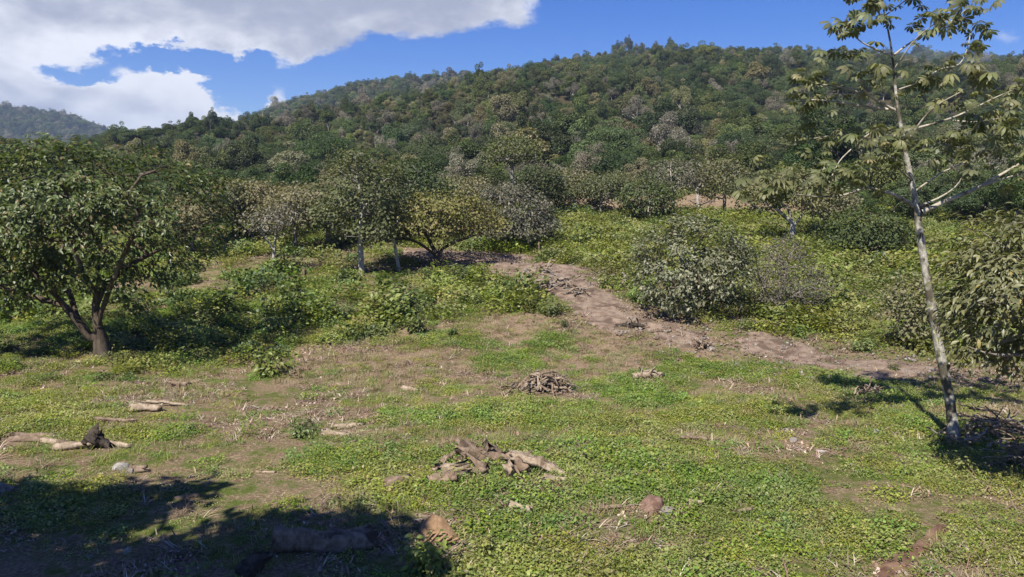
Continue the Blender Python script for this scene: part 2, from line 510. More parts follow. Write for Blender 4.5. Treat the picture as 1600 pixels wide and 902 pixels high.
# forest kinds
M_f = [leaf_mat('forest dark', (.030, .050, .016), (.072, .098, .031), None, jit=.7, hue=.03),
       leaf_mat('forest mid', (.058, .082, .024), (.128, .152, .048), None, jit=.7, hue=.03),
       leaf_mat('forest feathery', (.046, .076, .021), (.096, .130, .037), None, jit=.5, hue=.02),
       leaf_mat('forest olive', (.105, .110, .045), (.205, .195, .092), (.26, .21, .12), .08, jit=.7, hue=.03),
       leaf_mat('forest grey', (.145, .132, .100), (.280, .250, .200), (.09, .10, .05), .25, jit=.6, hue=.03),
       leaf_mat('forest fresh', (.092, .125, .030), (.180, .210, .060), None, jit=.5, hue=.02)]
M_weed = leaf_mat('weed leaf', (.105, .172, .022), (.205, .285, .052), (.28, .23, .10), .05, tr=.35, rough=.5, spec=.3, jit=.55, hue=.025)
M_weed2 = leaf_mat('weed leaf yellow', (.155, .190, .030), (.285, .305, .066), (.32, .26, .12), .08, tr=.35, rough=.5, spec=.3, jit=.5, hue=.02)
M_shrub = leaf_mat('shrub leaf', (.085, .130, .022), (.185, .235, .052), (.20, .19, .07), .05, tr=.35, rough=.42, spec=.4, jit=.45, hue=.025)
M_shrub_y = leaf_mat('shrub leaf light', (.140, .170, .030), (.255, .270, .068), (.24, .20, .09), .08, tr=.35, rough=.45, spec=.35, jit=.5, hue=.02)
M_shrub_d = leaf_mat('shrub leaf glossy', (.040, .070, .017), (.095, .135, .032), (.15, .19, .05), .1, tr=.25, rough=.45, spec=.3, jit=.3, hue=.02)


def ground_mat():
    m, b = newmat('ground')
    g = b.n('ShaderNodeNewGeometry'); v = g.outputs['Position']
    zone = b.n('ShaderNodeAttribute', attribute_name='zone').outputs['Fac']      # 1 = forest floor
    dry = b.n('ShaderNodeAttribute', attribute_name='dry').outputs['Fac']
    n1 = b.noise(v, .55, 6, .6); n2 = b.noise(v, 3.2, 6, .62); n3 = b.noise(v, 17, 5, .65); n4 = b.noise(v, 60, 3, .6)
    soil = b.mix(b.mapr(n2, .3, .7), (.125, .080, .052), (.235, .170, .115))
    straw = b.mix(b.mapr(n3, .3, .7), (.155, .115, .072), (.30, .235, .15))
    col = b.mix(b.mapr(n3, .4, .6), soil, straw)
    gr = b.mix(b.mapr(n4, .3, .7), (.045, .070, .014), (.115, .145, .032))
    gf = b.m('ADD', b.m('MULTIPLY', n2, .55), b.m('MULTIPLY', n1, .45))
    gf = b.m('SUBTRACT', gf, b.m('MULTIPLY', dry, .16))
    col = b.mix(b.mapr(gf, .435, .60), col, gr)
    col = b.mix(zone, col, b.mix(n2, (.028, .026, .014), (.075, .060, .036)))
    p = b.n('ShaderNodeBsdfPrincipled'); b.inp(p.inputs['Base Color'], col); p.inputs['Roughness'].default_value = .95
    p.inputs['Specular IOR Level'].default_value = .05
    bp = b.n('ShaderNodeBump'); bp.inputs['Strength'].default_value = .9; bp.inputs['Distance'].default_value = .06
    b.inp(bp.inputs['Height'], b.m('ADD', n3, b.m('MULTIPLY', n4, .5))); b.inp(p.inputs['Normal'], bp.outputs[0])
    o = b.n('ShaderNodeOutputMaterial'); m.node_tree.links.new(p.outputs[0], o.inputs[0])
    return m


M_ground = ground_mat()

# =====================================================================
# the setting: ground sheet, distant ridges, dirt track
# =====================================================================
def inpoly(px, py, poly):
    px = np.asarray(px); py = np.asarray(py); c = np.zeros(px.shape, bool); n = len(poly)
    for i in range(n):
        x1, y1 = poly[i]; x2, y2 = poly[i - 1]
        hit = ((y1 > py) != (y2 > py)) & (px < (x2 - x1) * (py - y1) / (y2 - y1 + 1e-9) + x1)
        c ^= hit
    return c


def poly_w(pp): return np.array([gnd(*p)[:2] for p in pp])


track_px = [(640, 392), (700, 402), (770, 412), (830, 424), (875, 446), (925, 474), (990, 500), (1070, 524), (1170, 544), (1280, 559), (1400, 574), (1520, 588), (1680, 602)]
track_w = [2.4, 4.4, 5.2, 4.6, 3.6, 3.2, 3.0, 3.2, 3.8, 4.4, 4.4, 3.8, 3.2]
TR = poly_w(track_px)
_td = np.r_[0, np.cumsum(np.linalg.norm(np.diff(TR, axis=0), axis=1))]
_ts = np.linspace(0, _td[-1], 260)
TC = np.stack([np.interp(_ts, _td, TR[:, 0]), np.interp(_ts, _td, TR[:, 1])], 1)
for _ in range(30): TC[1:-1] = .25 * TC[:-2] + .5 * TC[1:-1] + .25 * TC[2:]
TW = np.interp(_ts, _td, track_w)


def track_dist(x, y):
    """distance to the track centre line over its half width"""
    x = np.asarray(x, float).ravel(); y = np.asarray(y, float).ravel(); out = np.empty(len(x))
    for i in range(0, len(x), 4000):
        d = np.hypot(x[i:i + 4000, None] - TC[None, :, 0], y[i:i + 4000, None] - TC[None, :, 1])
        j = d.argmin(1); out[i:i + 4000] = d[np.arange(len(j)), j] / (TW[j] * .5)
    return out


LEFT_GREEN = [(-300, 606), (-300, 400), (300, 372), (560, 392), (690, 402), (750, 425), (810, 440), (880, 478), (930, 500), (850, 492), (760, 478), (680, 500), (560, 535), (470, 555), (380, 570), (150, 606)]
RIGHT_GREEN = [(868, 345), (1010, 335), (1300, 345), (1600, 380), (1900, 380), (1900, 560), (1600, 565), (1420, 553), (1180, 519), (1050, 490), (950, 456), (850, 402)]
DRY = [(430, 600), (470, 545), (600, 515), (700, 480), (820, 480), (930, 505), (1080, 545), (1180, 560), (1000, 580), (800, 610), (600, 600)]
EDGE_SOIL = [(820, 336), (860, 312), (1000, 312), (1300, 322), (1340, 345), (1250, 352), (1100, 338), (1000, 338)]


def edge_soil(x, y):
    u = x / np.maximum(y, 1.0); n = (fbm2(x * .16, y * .16, 3, 95) - .5) * 6
    return (y > 67.5 + n) & (y < 77.5 + n) & (u > .03) & (u < .43)


def graded(a, b, d0, c, g):
    """coordinates from a to b, step d0 within |t-c|<=.. growing with distance from c"""
    out = [c]; t = c
    while t < b: t += max(d0, d0 + g * max(0, t - c)); out.append(t)
    t = c; lo = []
    while t > a: t -= max(d0, d0 + g * max(0, c - t)); lo.append(t)
    return np.array(lo[::-1] + out)


gx = graded(-2600, 2600, .28, 0.0, .028)
gyv = np.concatenate((graded(-500, 9, .5, 9.0, .06)[:-1], graded(9, 3200, .26, 9.0, .016)))
gyv = np.unique(gyv)
GX, GY = np.meshgrid(gx, gyv)
GZ = height(GX.ravel(), GY.ravel()).reshape(GX.shape)
nx, ny = len(gx), len(gyv)
ii = (np.arange(ny - 1)[:, None] * nx + np.arange(nx - 1)[None]).ravel()
F = np.stack((ii, ii + 1, ii + nx + 1, ii + nx), 1)
V = np.stack((GX.ravel(), GY.ravel(), GZ.ravel()), 1)
me = mk_mesh('ground', V, F, M_ground, smooth=True)
ppx, ppy = project(V[:, 0], V[:, 1], V[:, 2])
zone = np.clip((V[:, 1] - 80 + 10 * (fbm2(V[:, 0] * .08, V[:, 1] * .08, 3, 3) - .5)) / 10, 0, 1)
dryv = inpoly(ppx, ppy, DRY).astype(float) * (V[:, 1] > 5) + 2.2 * edge_soil(V[:, 0], V[:, 1])
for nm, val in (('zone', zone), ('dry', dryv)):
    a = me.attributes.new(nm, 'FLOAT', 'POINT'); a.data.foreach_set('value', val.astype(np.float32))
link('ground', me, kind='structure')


def ridge_sheet(name, prof, y0, depth):
    """a hill farther off: prof = [(px,row)], crest at depth y0"""
    P = np.array([at(px, py, y0) for px, py in prof]); xs = np.linspace(P[0, 0], P[-1, 0], 90); zs = np.interp(xs, P[:, 0], P[:, 2])
    ts = np.linspace(-1, 1, 25)
    X, T = np.meshgrid(xs, ts); Z = np.interp(X, xs, zs)
    Y = y0 + T * depth
    Zz = 4 + (Z - 4) * (1 - np.abs(T) ** 1.25) + (fbm2(X * .01, Y * .01, 3, 31) - .5) * 24 * np.abs(T) * (1 - np.abs(T))
    n = len(xs); i = (np.arange(24)[:, None] * n + np.arange(n - 1)[None]).ravel()
    F = np.stack((i, i + 1, i + n + 1, i + n), 1)
    V = np.stack((X.ravel(), Y.ravel(), Zz.ravel()), 1)
    me = mk_mesh(name, V, F, M_ground, smooth=True)
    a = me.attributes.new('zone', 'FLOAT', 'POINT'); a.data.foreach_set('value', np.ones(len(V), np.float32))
    link(name, me, kind='structure')
    return lambda x, y: 4 + (np.interp(x, xs, zs) - 4) * (1 - np.abs((y - y0) / depth) ** 1.25) + (fbm2(x * .01, y * .01, 3, 31) - .5) * 24 * np.abs((y - y0) / depth) * (1 - np.abs((y - y0) / depth)), xs[0], xs[-1], y0, depth


FAR = [ridge_sheet('distant_ridge', [(-700, 190), (-200, 172), (0, 173), (60, 179), (110, 188), (150, 204), (200, 220), (300, 250)], 1150, 420),
       ridge_sheet('distant_ridge', [(330, 230), (420, 190), (480, 168), (540, 150), (600, 138), (660, 133), (740, 129), (830, 135), (950, 200)], 620, 200),
       ridge_sheet('distant_ridge', [(1180, 200), (1300, 120), (1380, 97), (1440, 93), (1520, 98), (1600, 106), (1750, 110), (2000, 130), (2400, 200)], 900, 360)]

# dirt track: a low crowned sheet whose uneven rims sink under the turf
nv = 31; tv = np.linspace(-1, 1, nv)
tg = norm(np.gradient(TC, axis=0)); nr = np.stack((-tg[:, 1], tg[:, 0]), 1)
PX = TC[:, None, :] + nr[:, None, :] * (tv[None, :, None] * (TW * .5 * 1.3)[:, None, None])
xx = PX[..., 0].ravel(); yy = PX[..., 1].ravel()
edge = np.abs(np.tile(tv, len(TC)))
crn = np.repeat(np.interp(np.linspace(0, 1, len(TC)), [0, .55, .75, 1], [.085, .075, .03, .005]), nv)
zt = height(xx, yy) + crn - .12 * edge ** 2 + (fbm2(xx * .55, yy * .55, 4, 41) - .5) * .30 + .02 + (fbm2(xx * 3.1, yy * 3.1, 3, 43) - .5) * .12 - .015
i = (np.arange(len(TC) - 1)[:, None] * nv + np.arange(nv - 1)[None]).ravel()
me = mk_mesh('dirt_track', np.stack((xx, yy, zt), 1), np.stack((i, i + 1, i + nv + 1, i + nv), 1), M_soil)
link('dirt_track', me, kind='structure')

# worn red footpath at the lower right
fp = np.array([gnd(*p)[:2] for p in ((1350, 940), (1385, 898), (1420, 868), (1450, 846), (1478, 822))])
fd = np.r_[0, np.cumsum(np.linalg.norm(np.diff(fp, axis=0), axis=1))]; s_ = np.linspace(0, fd[-1], 60)
FC = np.stack([np.interp(s_, fd, fp[:, k]) for k in (0, 1)], 1); tg = norm(np.gradient(FC, axis=0)); nr = np.stack((-tg[:, 1], tg[:, 0]), 1)
tv2 = np.linspace(-1, 1, 13); PX = FC[:, None] + nr[:, None] * (tv2[None, :, None] * .15)
xx = PX[..., 0].ravel(); yy = PX[..., 1].ravel()
endf = np.repeat(np.minimum(1, np.minimum(np.arange(60), 59 - np.arange(60)) / 8), 13)
zt = height(xx, yy) + .03 * endf - .05 * np.tile(np.abs(tv2), 60) ** 2 + (fbm2(xx * 3, yy * 3, 3, 4) - .5) * .13
i = (np.arange(59)[:, None] * 13 + np.arange(12)[None]).ravel()
M_soil_red = rough_mat('soil red', (.075, .042, .028), (.150, .085, .058), (.19, .125, .085), 3, obj=False, bump=.8, t3=.62)
link('footpath', mk_mesh('footpath', np.stack((xx, yy, zt), 1), np.stack((i, i + 1, i + 14, i + 13), 1), M_soil_red), kind='structure')

# =====================================================================
# stuff scatter with geometry nodes (uncountable cover only)
# =====================================================================
def stuff(name, protos, pos, rot, scl, idx, label, cat):
    coll = bpy.data.collections.new(name + '_sources')
    for k, p in enumerate(protos):
        coll.objects.link(bpy.data.objects.new('%s_source_%02d' % (name, k), p))
    n = len(pos); me = bpy.data.meshes.new(name); me.vertices.add(n)
    me.vertices.foreach_set('co', np.ascontiguousarray(pos, np.float32).ravel())
    a = me.attributes.new('rot', 'FLOAT_VECTOR', 'POINT'); a.data.foreach_set('vector', np.ascontiguousarray(rot, np.float32).ravel())
    a = me.attributes.new('scl', 'FLOAT_VECTOR', 'POINT'); a.data.foreach_set('vector', np.ascontiguousarray(scl, np.float32).ravel())
    a = me.attributes.new('idx', 'INT', 'POINT'); a.data.foreach_set('value', np.ascontiguousarray(idx, np.int32))
    me.update()
    ng = bpy.data.node_groups.new(name, 'GeometryNodeTree')
    ng.interface.new_socket('Geometry', in_out='INPUT', socket_type='NodeSocketGeometry')
    ng.interface.new_socket('Geometry', in_out='OUTPUT', socket_type='NodeSocketGeometry')
    gi = ng.nodes.new('NodeGroupInput'); go = ng.nodes.new('NodeGroupOutput')
    io = ng.nodes.new('GeometryNodeInstanceOnPoints'); ci = ng.nodes.new('GeometryNodeCollectionInfo')
    ci.inputs['Collection'].default_value = coll; ci.inputs['Separate Children'].default_value = True; ci.inputs['Reset Children'].default_value = True
    io.inputs['Pick Instance'].default_value = True

    def named(nm, typ):
        q = ng.nodes.new('GeometryNodeInputNamedAttribute'); q.data_type = typ; q.inputs['Name'].default_value = nm
        return q.outputs['Attribute']
    L = ng.links.new
    L(gi.outputs[0], io.inputs['Points']); L(ci.outputs[0], io.inputs['Instance'])
    L(named('idx', 'INT'), io.inputs['Instance Index'])
    er = ng.nodes.new('FunctionNodeEulerToRotation'); L(named('rot', 'FLOAT_VECTOR'), er.inputs[0]); L(er.outputs[0], io.inputs['Rotation'])
    L(named('scl', 'FLOAT_VECTOR'), io.inputs['Scale']); L(io.outputs[0], go.inputs[0])
    o = link(name, me, label=label, cat=cat, kind='stuff')
    md = o.modifiers.new('scatter', 'NODES'); md.node_group = ng
    return o


def frot(n, rng, tilt=.12):
    return np.stack((rng.normal(0, tilt, n), rng.normal(0, tilt, n), rng.uniform(0, 2 * math.pi, n)), 1)


# =====================================================================
# forest trees: prototypes (trunk mesh + crown mesh), shared by every copy
# =====================================================================
def crown_clumps(rng, W, Ht, z0, ncl, nleaf, lsize, flat=.6, up=.9, dome=1.0, tmpl=None):
    """leaves on the upper shells of many clumps arranged over a dome"""
    Vs = []
    k = ncl; ang = rng.uniform(0, 2 * math.pi, k); rr = np.sqrt(rng.random(k))
    ex = rng.uniform(.34, .50); ey = rng.uniform(.30, .46); cx = np.cos(ang) * rr * W * ex; cyy = np.sin(ang) * rr * W * ey
    cz = z0 + (Ht - z0) * (.30 + .45 * (1 - rr ** 2 * dome) + rng.normal(0, .17, k))
    cz = np.maximum(cz, z0 * .6)
    rad = W * rng.choice((.08, .11, .15, .19), k) * rng.uniform(.85, 1.15, k)
    P = []; O = []
    for c in range(k):
        n = int(nleaf * rad[c] ** 2 / (rad ** 2).sum()); d = norm(rng.normal(0, 1, (n, 3)) + np.array((0, 0, .45)))
        q = rng.random(n) ** .33 * .35 + .68
        P.append(np.array((cx[c], cyy[c], cz[c])) + d * (q * rad[c])[:, None] * np.array((1, 1, flat)) ); O.append(d)
    P = np.vstack(P); O = np.vstack(O)
    fr = leaf_frames(len(P), rng, up, .65, O, .8, .15)
    sz = lsize * rng.uniform(.6, 1.25, len(P))
    return place(tmpl or T_diamond(.36), P, fr, sz, rng), np.stack((cx, cyy, cz, rad), 1)


def twigs(rng, cl, n, l, wd):
    """thin bare twigs as slim three-sided spikes"""
    c = cl[rng.integers(0, len(cl), n)]; d = norm(rng.normal(0, 1, (n, 3)) * np.array((1, 1, .7)) + np.array((0, 0, .7)))
    a = c[:, :3] + rng.normal(0, .35, (n, 3)) * c[:, 3:4]; L = l * rng.uniform(.5, 1.3, n)
    s = norm(np.cross(d, rng.normal(0, 1, (n, 3)))); t = np.cross(d, s)
    w_ = wd * rng.uniform(.6, 1.2, n)[:, None]
    V = np.stack((a + s * w_, a - s * w_ * .5 + t * w_ * .87, a - s * w_ * .5 - t * w_ * .87, a + d * L[:, None]), 1).reshape(-1, 3)
    b = np.arange(n) * 4
    F = np.stack([np.stack((b + i, b + (i + 1) % 3, b + 3), 1) for i in range(3)], 1).reshape(-1, 3)
    return V, F, np.repeat(rng.random(n), 4)


def forest_proto(seed, kind):
    rng = np.random.default_rng(seed)
    W, Ht, z0 = {'dark': (7, 7, 1.2), 'mid': (6.5, 6.5, 1.0), 'feather': (9, 5.6, 2.0), 'olive': (6.5, 6.0, 1.2), 'grey': (6, 6.5, 1.5), 'fresh': (5.5, 5.2, .6)}[kind]
    ki = ['dark', 'mid', 'feather', 'olive', 'grey', 'fresh'].index(kind)
    if kind == 'feather': (V, F, r), cl = crown_clumps(rng, W, Ht, z0, 36, 13000, .19, .42, 1.1, .8)
    elif kind == 'grey': (V, F, r), cl = crown_clumps(rng, W, Ht, z0, 22, 5200, .19, .8, .6)
    else: (V, F, r), cl = crown_clumps(rng, W, Ht, z0, 26, 9500, .24 if kind != 'fresh' else .22, .72, .8)
    if kind == 'grey':
        tV, tF, tr_ = twigs(rng, cl, 900, .9, .022); V, F, r = joinm([(V, F, r), (tV, tF, tr_)])
    crown = mk_mesh('crown', V, F, M_f[ki], r)
    parts = []
    base = np.array((0, 0, -.6)); fork = np.array((rng.normal(0, .2), rng.normal(0, .2), z0 + .6))
    parts.append(tube(resample([base, fork * .5, fork], .5), np.linspace(.19, .13, len(resample([base, fork * .5, fork], .5))), 6))
    for c in cl[:8]:
        Q = resample([fork, fork * .5 + c[:3] * .5 + (0, 0, -.3), c[:3]], .6); parts.append(tube(Q, np.linspace(.09, .025, len(Q)), 4))
    V, F, r = joinm(parts)
    trunk = mk_mesh('trunk', V, F, M_bark_pale if kind in ('grey',) or seed % 3 == 0 else M_bark_grey)
    # far copy: crown and wood in one mesh
    return crown, trunk


KINDS_ = ['dark', 'dark', 'dark', 'dark', 'dark', 'mid', 'mid', 'mid', 'mid', 'feather', 'feather', 'feather', 'olive', 'olive', 'olive', 'grey', 'grey', 'grey', 'fresh', 'fresh']
PROTO = [forest_proto(100 + i, k) for i, k in enumerate(KINDS_)]
KIND_IDX = {k: [i for i, q in enumerate(KINDS_) if q == k] for k in set(KINDS_)}


def far_join(c, t):
    """one mesh, two materials, for the distant mass of the wood"""
    nv_, nf = len(c.vertices), len(c.polygons)
    V = np.empty(nv_ * 3, np.float32); c.vertices.foreach_get('co', V)
    F = np.empty(nf * 3, np.int32); c.polygons.foreach_get('vertices', F)
    V2 = np.empty(len(t.vertices) * 3, np.float32); t.vertices.foreach_get('co', V2)
    F2 = np.empty(len(t.polygons) * 4, np.int32); t.polygons.foreach_get('vertices', F2); F2 = F2.reshape(-1, 4)
    F2 = np.vstack((F2[:, [0, 1, 2]], F2[:, [0, 2, 3]])) + nv_
    r = np.empty(nv_, np.float32); c.attributes['rnd'].data.foreach_get('value', r)
    me = mk_mesh('wood_tree', np.vstack((V.reshape(-1, 3), V2.reshape(-1, 3))), np.vstack((F.reshape(-1, 3), F2)), c.materials[0], np.r_[r, np.zeros(len(V2) // 3)])
    me.materials.append(t.materials[0])
    mi = np.zeros(nf + len(F2), np.int32); mi[nf:] = 1; me.polygons.foreach_set('material_index', mi)
    return me


FARP = [far_join(c, t) for c, t in PROTO]


def pick_kinds(x, y, rng):
    """clustered mixture of kinds"""
    n = len(x); f = fbm2(x * .022, y * .022, 3, 61); g = rng.random(n); e = fbm2(x * .05 + 9, y * .05, 2, 77)
    out = np.empty(n, int)
    for i in range(n):
        q = g[i]
        if f[i] > .54: pr = (('feather', .30), ('dark', .26), ('mid', .20), ('olive', .12), ('grey', .07), ('fresh', .05))
        elif f[i] < .46: pr = (('grey', .15), ('olive', .22), ('mid', .31), ('dark', .20), ('fresh', .08), ('feather', .04))
        else: pr = (('dark', .25), ('mid', .31), ('olive', .16), ('feather', .10), ('grey', .08), ('fresh', .10))
        for k, p in pr:
            if q < p: break
            q -= p
        c = KIND_IDX[k]; out[i] = c[int(e[i] * 97 + g[i] * 31) % len(c)]
    return out


rng = np.random.default_rng(5)
pts = []
y = 50.0
while y < 500:
    step = 3.5 if y < 160 else 3.2 if y < 260 else 3.6
    xs = np.arange(-.86 * y, .86 * y, step)
    pts.append(np.stack((xs + rng.normal(0, step * .3, len(xs)), y + rng.normal(0, step * .3, len(xs))), 1)); y += step
pts = np.vstack(pts)
ry = np.interp(pts[:, 0], _R[:, 0], _R[:, 1])
edge_u = np.interp(pts[:, 0] / pts[:, 1], [-.6, -.25, -.12, .02, .30, .42, .52, .7], [54, 58, 72, 86, 86, 66, 56, 50])
edge_y = edge_u + 6 * (fbm2(pts[:, 0] * .06, pts[:, 0] * 0, 2, 8) - .5)
pts = pts[(pts[:, 1] < ry + 14) & (pts[:, 1] > edge_y)]
fx, fy = pts[:, 0], pts[:, 1]; fz = height(fx, fy)
edge_i = np.interp(fx / fy, [-.6, -.25, -.12, .02, .30, .42, .52, .7], [54, 58, 72, 86, 86, 66, 56, 50])
fk = pick_kinds(fx, fy, rng)
fs = rng.choice((.55, .66, .78, .92, 1.05, 1.2, 1.35, 1.65), len(fx), p=(.12, .16, .18, .18, .16, .11, .06, .03)) * rng.uniform(.9, 1.1, len(fx)) * (.9 + .25 * (fbm2(fx * .03, fy * .03, 2, 4) - .3))
fs *= np.interp(fy, [60, 110, 160, 300], [.60, .70, .58, .56]) * np.interp(fx / fy, [-.5, -.2, 0], [.78, .85, 1])
ppx, ppy = project(fx, fy, fz + 3)
inview = (ppx > -30) & (ppx < 1630)
order = np.argsort(fy + 1e5 * (~inview))
single = np.zeros(len(fx), bool); single[order[:285]] = True

KW = {'dark': ('dark green rounded', 'round crown'), 'mid': ('mid green bushy', ''), 'feather': ('feathery flat-topped green', ''),
      'olive': ('olive brownish', ''), 'grey': ('grey half-bare', ''), 'fresh': ('fresh light green', '')}


def put_tree(i_proto, loc, rz, s, label, group, cat='tree', name='forest_tree', szz=None):
    c, t = PROTO[i_proto]
    e = link(name, None, label=label, cat=cat, group=group, loc=loc, rot=(0, 0, rz), scl=(s, s, s * (szz or 1)))
    e.empty_display_size = .2
    link('trunk', t, e); link('crown', c, e)
    return e


for i in np.where(single)[0]:
    k = KINDS_[fk[i]]
    zi = int(np.searchsorted([250, 480, 690, 865, 1080, 1290], ppx[i]))
    zone_ = ('behind the large left tree', 'behind the flat-topped olive trees', 'behind the white-trunk tree', 'behind the dome tree', 'above the bright shrub slope', 'above the round bush tree', 'behind the palmate-leaved tree')[zi]
    row_ = ' at the forest edge' if fy[i] < edge_i[i] + 12 else ' in the second rank' if fy[i] < edge_i[i] + 26 else ' deeper in the wood'
    lb_ = ('small ' if fs[i] < .62 else 'large ') + KW[k][0] + ' tree ' + zone_ + ',' + row_
    put_tree(fk[i], (fx[i], fy[i], fz[i]), rng.uniform(0, 6.28), fs[i], lb_, lb_.replace(' tree ', ' trees '), szz=rng.uniform(.75, 1.12))
m_ = ~single
sc3 = np.repeat(fs[m_][:, None], 3, 1) * np.stack((rng.uniform(.75, 1.35, m_.sum()), rng.uniform(.75, 1.35, m_.sum()), rng.choice((.7, .85, 1.0, 1.15, 1.4), m_.sum())), 1)
stuff('hillside_forest', FARP, np.stack((fx, fy, fz), 1)[m_], frot(m_.sum(), rng, .16), sc3, fk[m_],
      'dense mixed forest covering the hillside up to the ridge', 'forest')
names = ['blue-grey forest on the far ridge at the left horizon', 'hazy forest on the ridge behind the left shoulder of the hill', 'dark hazy forest on the far ridge at the right horizon']
for (fn, x0, x1, y0, dp), lb in zip(FAR, names):
    st = 7.0 if y0 < 800 else 9.0
    X, Y = np.meshgrid(np.arange(x0, x1, st), np.arange(y0 - dp * .75, y0 + 30, st))
    X = X.ravel() + rng.normal(0, st * .3, X.size); Y = Y.ravel() + rng.normal(0, st * .3, Y.size)
    px_, py_ = project(X, Y, fn(X, Y) + 4); k_ = (px_ > -250) & (px_ < 1850); X, Y = X[k_], Y[k_]
    n = len(X); s_ = rng.uniform(.9, 1.5, n) * (1.15 if y0 > 800 else 1)
    s_ = s_ * np.where(rng.random(n) < .04, 1.5, 1)
    stuff('distant_forest', FARP, np.stack((X, Y, fn(X, Y)), 1), frot(n, rng, .05), np.stack((s_, s_, s_), 1), pick_kinds(X, Y, rng), lb, 'forest')

# =====================================================================
# trees traced from the photograph (each with its own trunk, limbs, leaves)
# =====================================================================
def px_lobes(L, y):
    """(px,row,rx px,ry px,depth offset m,depth radius m) -> world ellipsoids"""
    out = []
    for px, py, rx, ryy, dd, rd in L:
        p = at(px, py, y + dd); k = mpp(y + dd); out.append((p[0], p[1], p[2], rx * k, rd, ryy * k))
    return out


def stem(pp, y, dd=0.0):
    n = len(pp); return np.array([at(a, b, y + dd * (i / max(1, n - 1))) for i, (a, b) in enumerate(pp)])


def build_tree(name, label, cat, base, stems, tips, seed, base_r, tip_r, bark, limb, leaf=None, group=None, seg=.3, below=1.2, wig=.06, singles=0, extra=None, flare=True):
    rng = np.random.default_rng(seed); base = np.asarray(base, float)
    S = [np.asarray(s, float) - base for s in stems]; tp = np.asarray(tips) - base if len(tips) else np.zeros((0, 3))
    if S[0][0][2] > -.1: S[0] = np.vstack((S[0][0] + (0, 0, -.25), S[0]))
    P, par, r, ch, n0 = skeleton(S, tp, rng, base_r, tip_r, seg, below, wig)
    T, B = wood(P, par, r, ch, rng, flare)
    e = link(name, None, label=label, cat=cat, group=group, loc=base); e.empty_display_size = .3
    link('trunk', mk_mesh('trunk', T[0], T[1], bark, smooth=True), e)
    lb_o = e
    if B is not None: lb_o = link('limbs', mk_mesh('limbs', B[0], B[1], limb, smooth=True), e)
    if leaf:
        N = len(P); tipn = np.array([i for i in range(n0, N) if not ch[i]]); twn = np.array([i for i in range(n0, N) if r[i] < tip_r * leaf.get('reach', 1.7)])
        sel = np.concatenate((np.repeat(tipn, leaf['n']), rng.choice(twn, len(tipn) * leaf.get('along', 3))))
        ctr = np.array(leaf.get('ctr', tp.mean(0) if len(tp) else (0, 0, 2)))
        Q = P[sel] + rng.normal(0, leaf['spread'], (len(sel), 3)) * np.array((1, 1, .75))
        out = norm(Q - ctr)
        fr = leaf_frames(len(Q), rng, leaf.get('up', .9), leaf.get('rand', .6), out, leaf.get('outw', .6), leaf.get('droop', .25))
        sz = leaf['size'] * rng.uniform(.65, 1.2, len(Q))
        keep = np.ones(len(Q), bool)
        if singles:
            # the leaves that show largest: the outer ones that face the camera side
            sc_ = out[:, 1] * 1.0 - .35 * out[:, 2] - sz * 2 + rng.normal(0, .15, len(Q)); one = np.argsort(sc_)[:singles]; keep[one] = False
            TVs, TFs = leaf['tmpl']
            lm = [mk_mesh('leaf', TVs, TFs, leaf['mat'], np.full(len(TVs), q)) for q in (.05, .3, .55, .8, .97)]
            for j in one:
                o = link('leaf', lm[rng.integers(5)], lb_o, scl=float(sz[j]))
                M = Matrix((fr[0][j], fr[1][j], fr[2][j])).transposed(); o.rotation_euler = M.to_euler(); o.location = Q[j]
        V, F, rr = place(leaf['tmpl'], Q[keep], tuple(f[keep] for f in fr), sz[keep], rng)
        link('foliage', mk_mesh('foliage', V, F, leaf['mat'], rr), e, kind='stuff')
    return e


rng = np.random.default_rng(77)
# ---- broad-leaved tree at the left edge
b = gnd(160, 556); Y = b[1]
stems = [np.vstack((b, stem([(158, 530), (150, 500), (149, 465), (155, 420), (160, 350)], Y))),
         stem([(152, 540), (125, 508), (95, 470), (58, 430), (15, 395)], Y, -.6),
         stem([(150, 470), (168, 440), (200, 415), (232, 397), (262, 385)], Y, .8),
         stem([(122, 505), (112, 462), (86, 415), (70, 360)], Y, 1.5),
         stem([(100, 478), (50, 462), (5, 452), (-40, 430)], Y, .5),
         stem([(152, 505), (172, 450), (195, 395), (215, 350)], Y, -1.6),
         stem([(150, 460), (120, 410), (105, 340)], Y, -1.2)]
lob = px_lobes([(150, 305, 130, 66, 0, 3.0), (20, 335, 130, 90, .4, 3.0), (262, 322, 82, 66, 0, 2.4), (100, 345, 120, 60, -2.2, 1.5), (120, 370, 150, 55, 1.2, 2.6), (300, 385, 42, 34, .3, 1.2),
                (200, 345, 95, 55, -2.0, 1.4), (-60, 390, 110, 80, 0, 2.4), (215, 262, 60, 36, .4, 1.6), (90, 252, 75, 34, -.4, 1.8), (30, 440, 70, 40, -.4, 1.6), (180, 425, 70, 24, -.3, 1.5), (335, 335, 30, 40, 0, 1.2), (320, 300, 30, 30, .3, 1.2), (200, 470, 26, 20, .4, .7), (60, 270, 90, 30, 0, 2.0), (-20, 420, 80, 50, -.8, 1.6), (240, 420, 50, 24, .2, 1.2)], Y)
tips = lobe_tips(lob, 940, rng, .6)
build_tree('broadleaf_tree', 'large spreading broad-leaved tree with several dark stems at the left edge of the meadow', 'tree', b, stems, tips, 1, .21, .011, M_bark_dark, M_bark_dark,
           dict(tmpl=T_oval(.24, .10, .12), n=46, along=8, spread=.18, size=.175, mat=M_l_big, up=.9, rand=.5, outw=.7, droop=.3), seg=.35, singles=280)

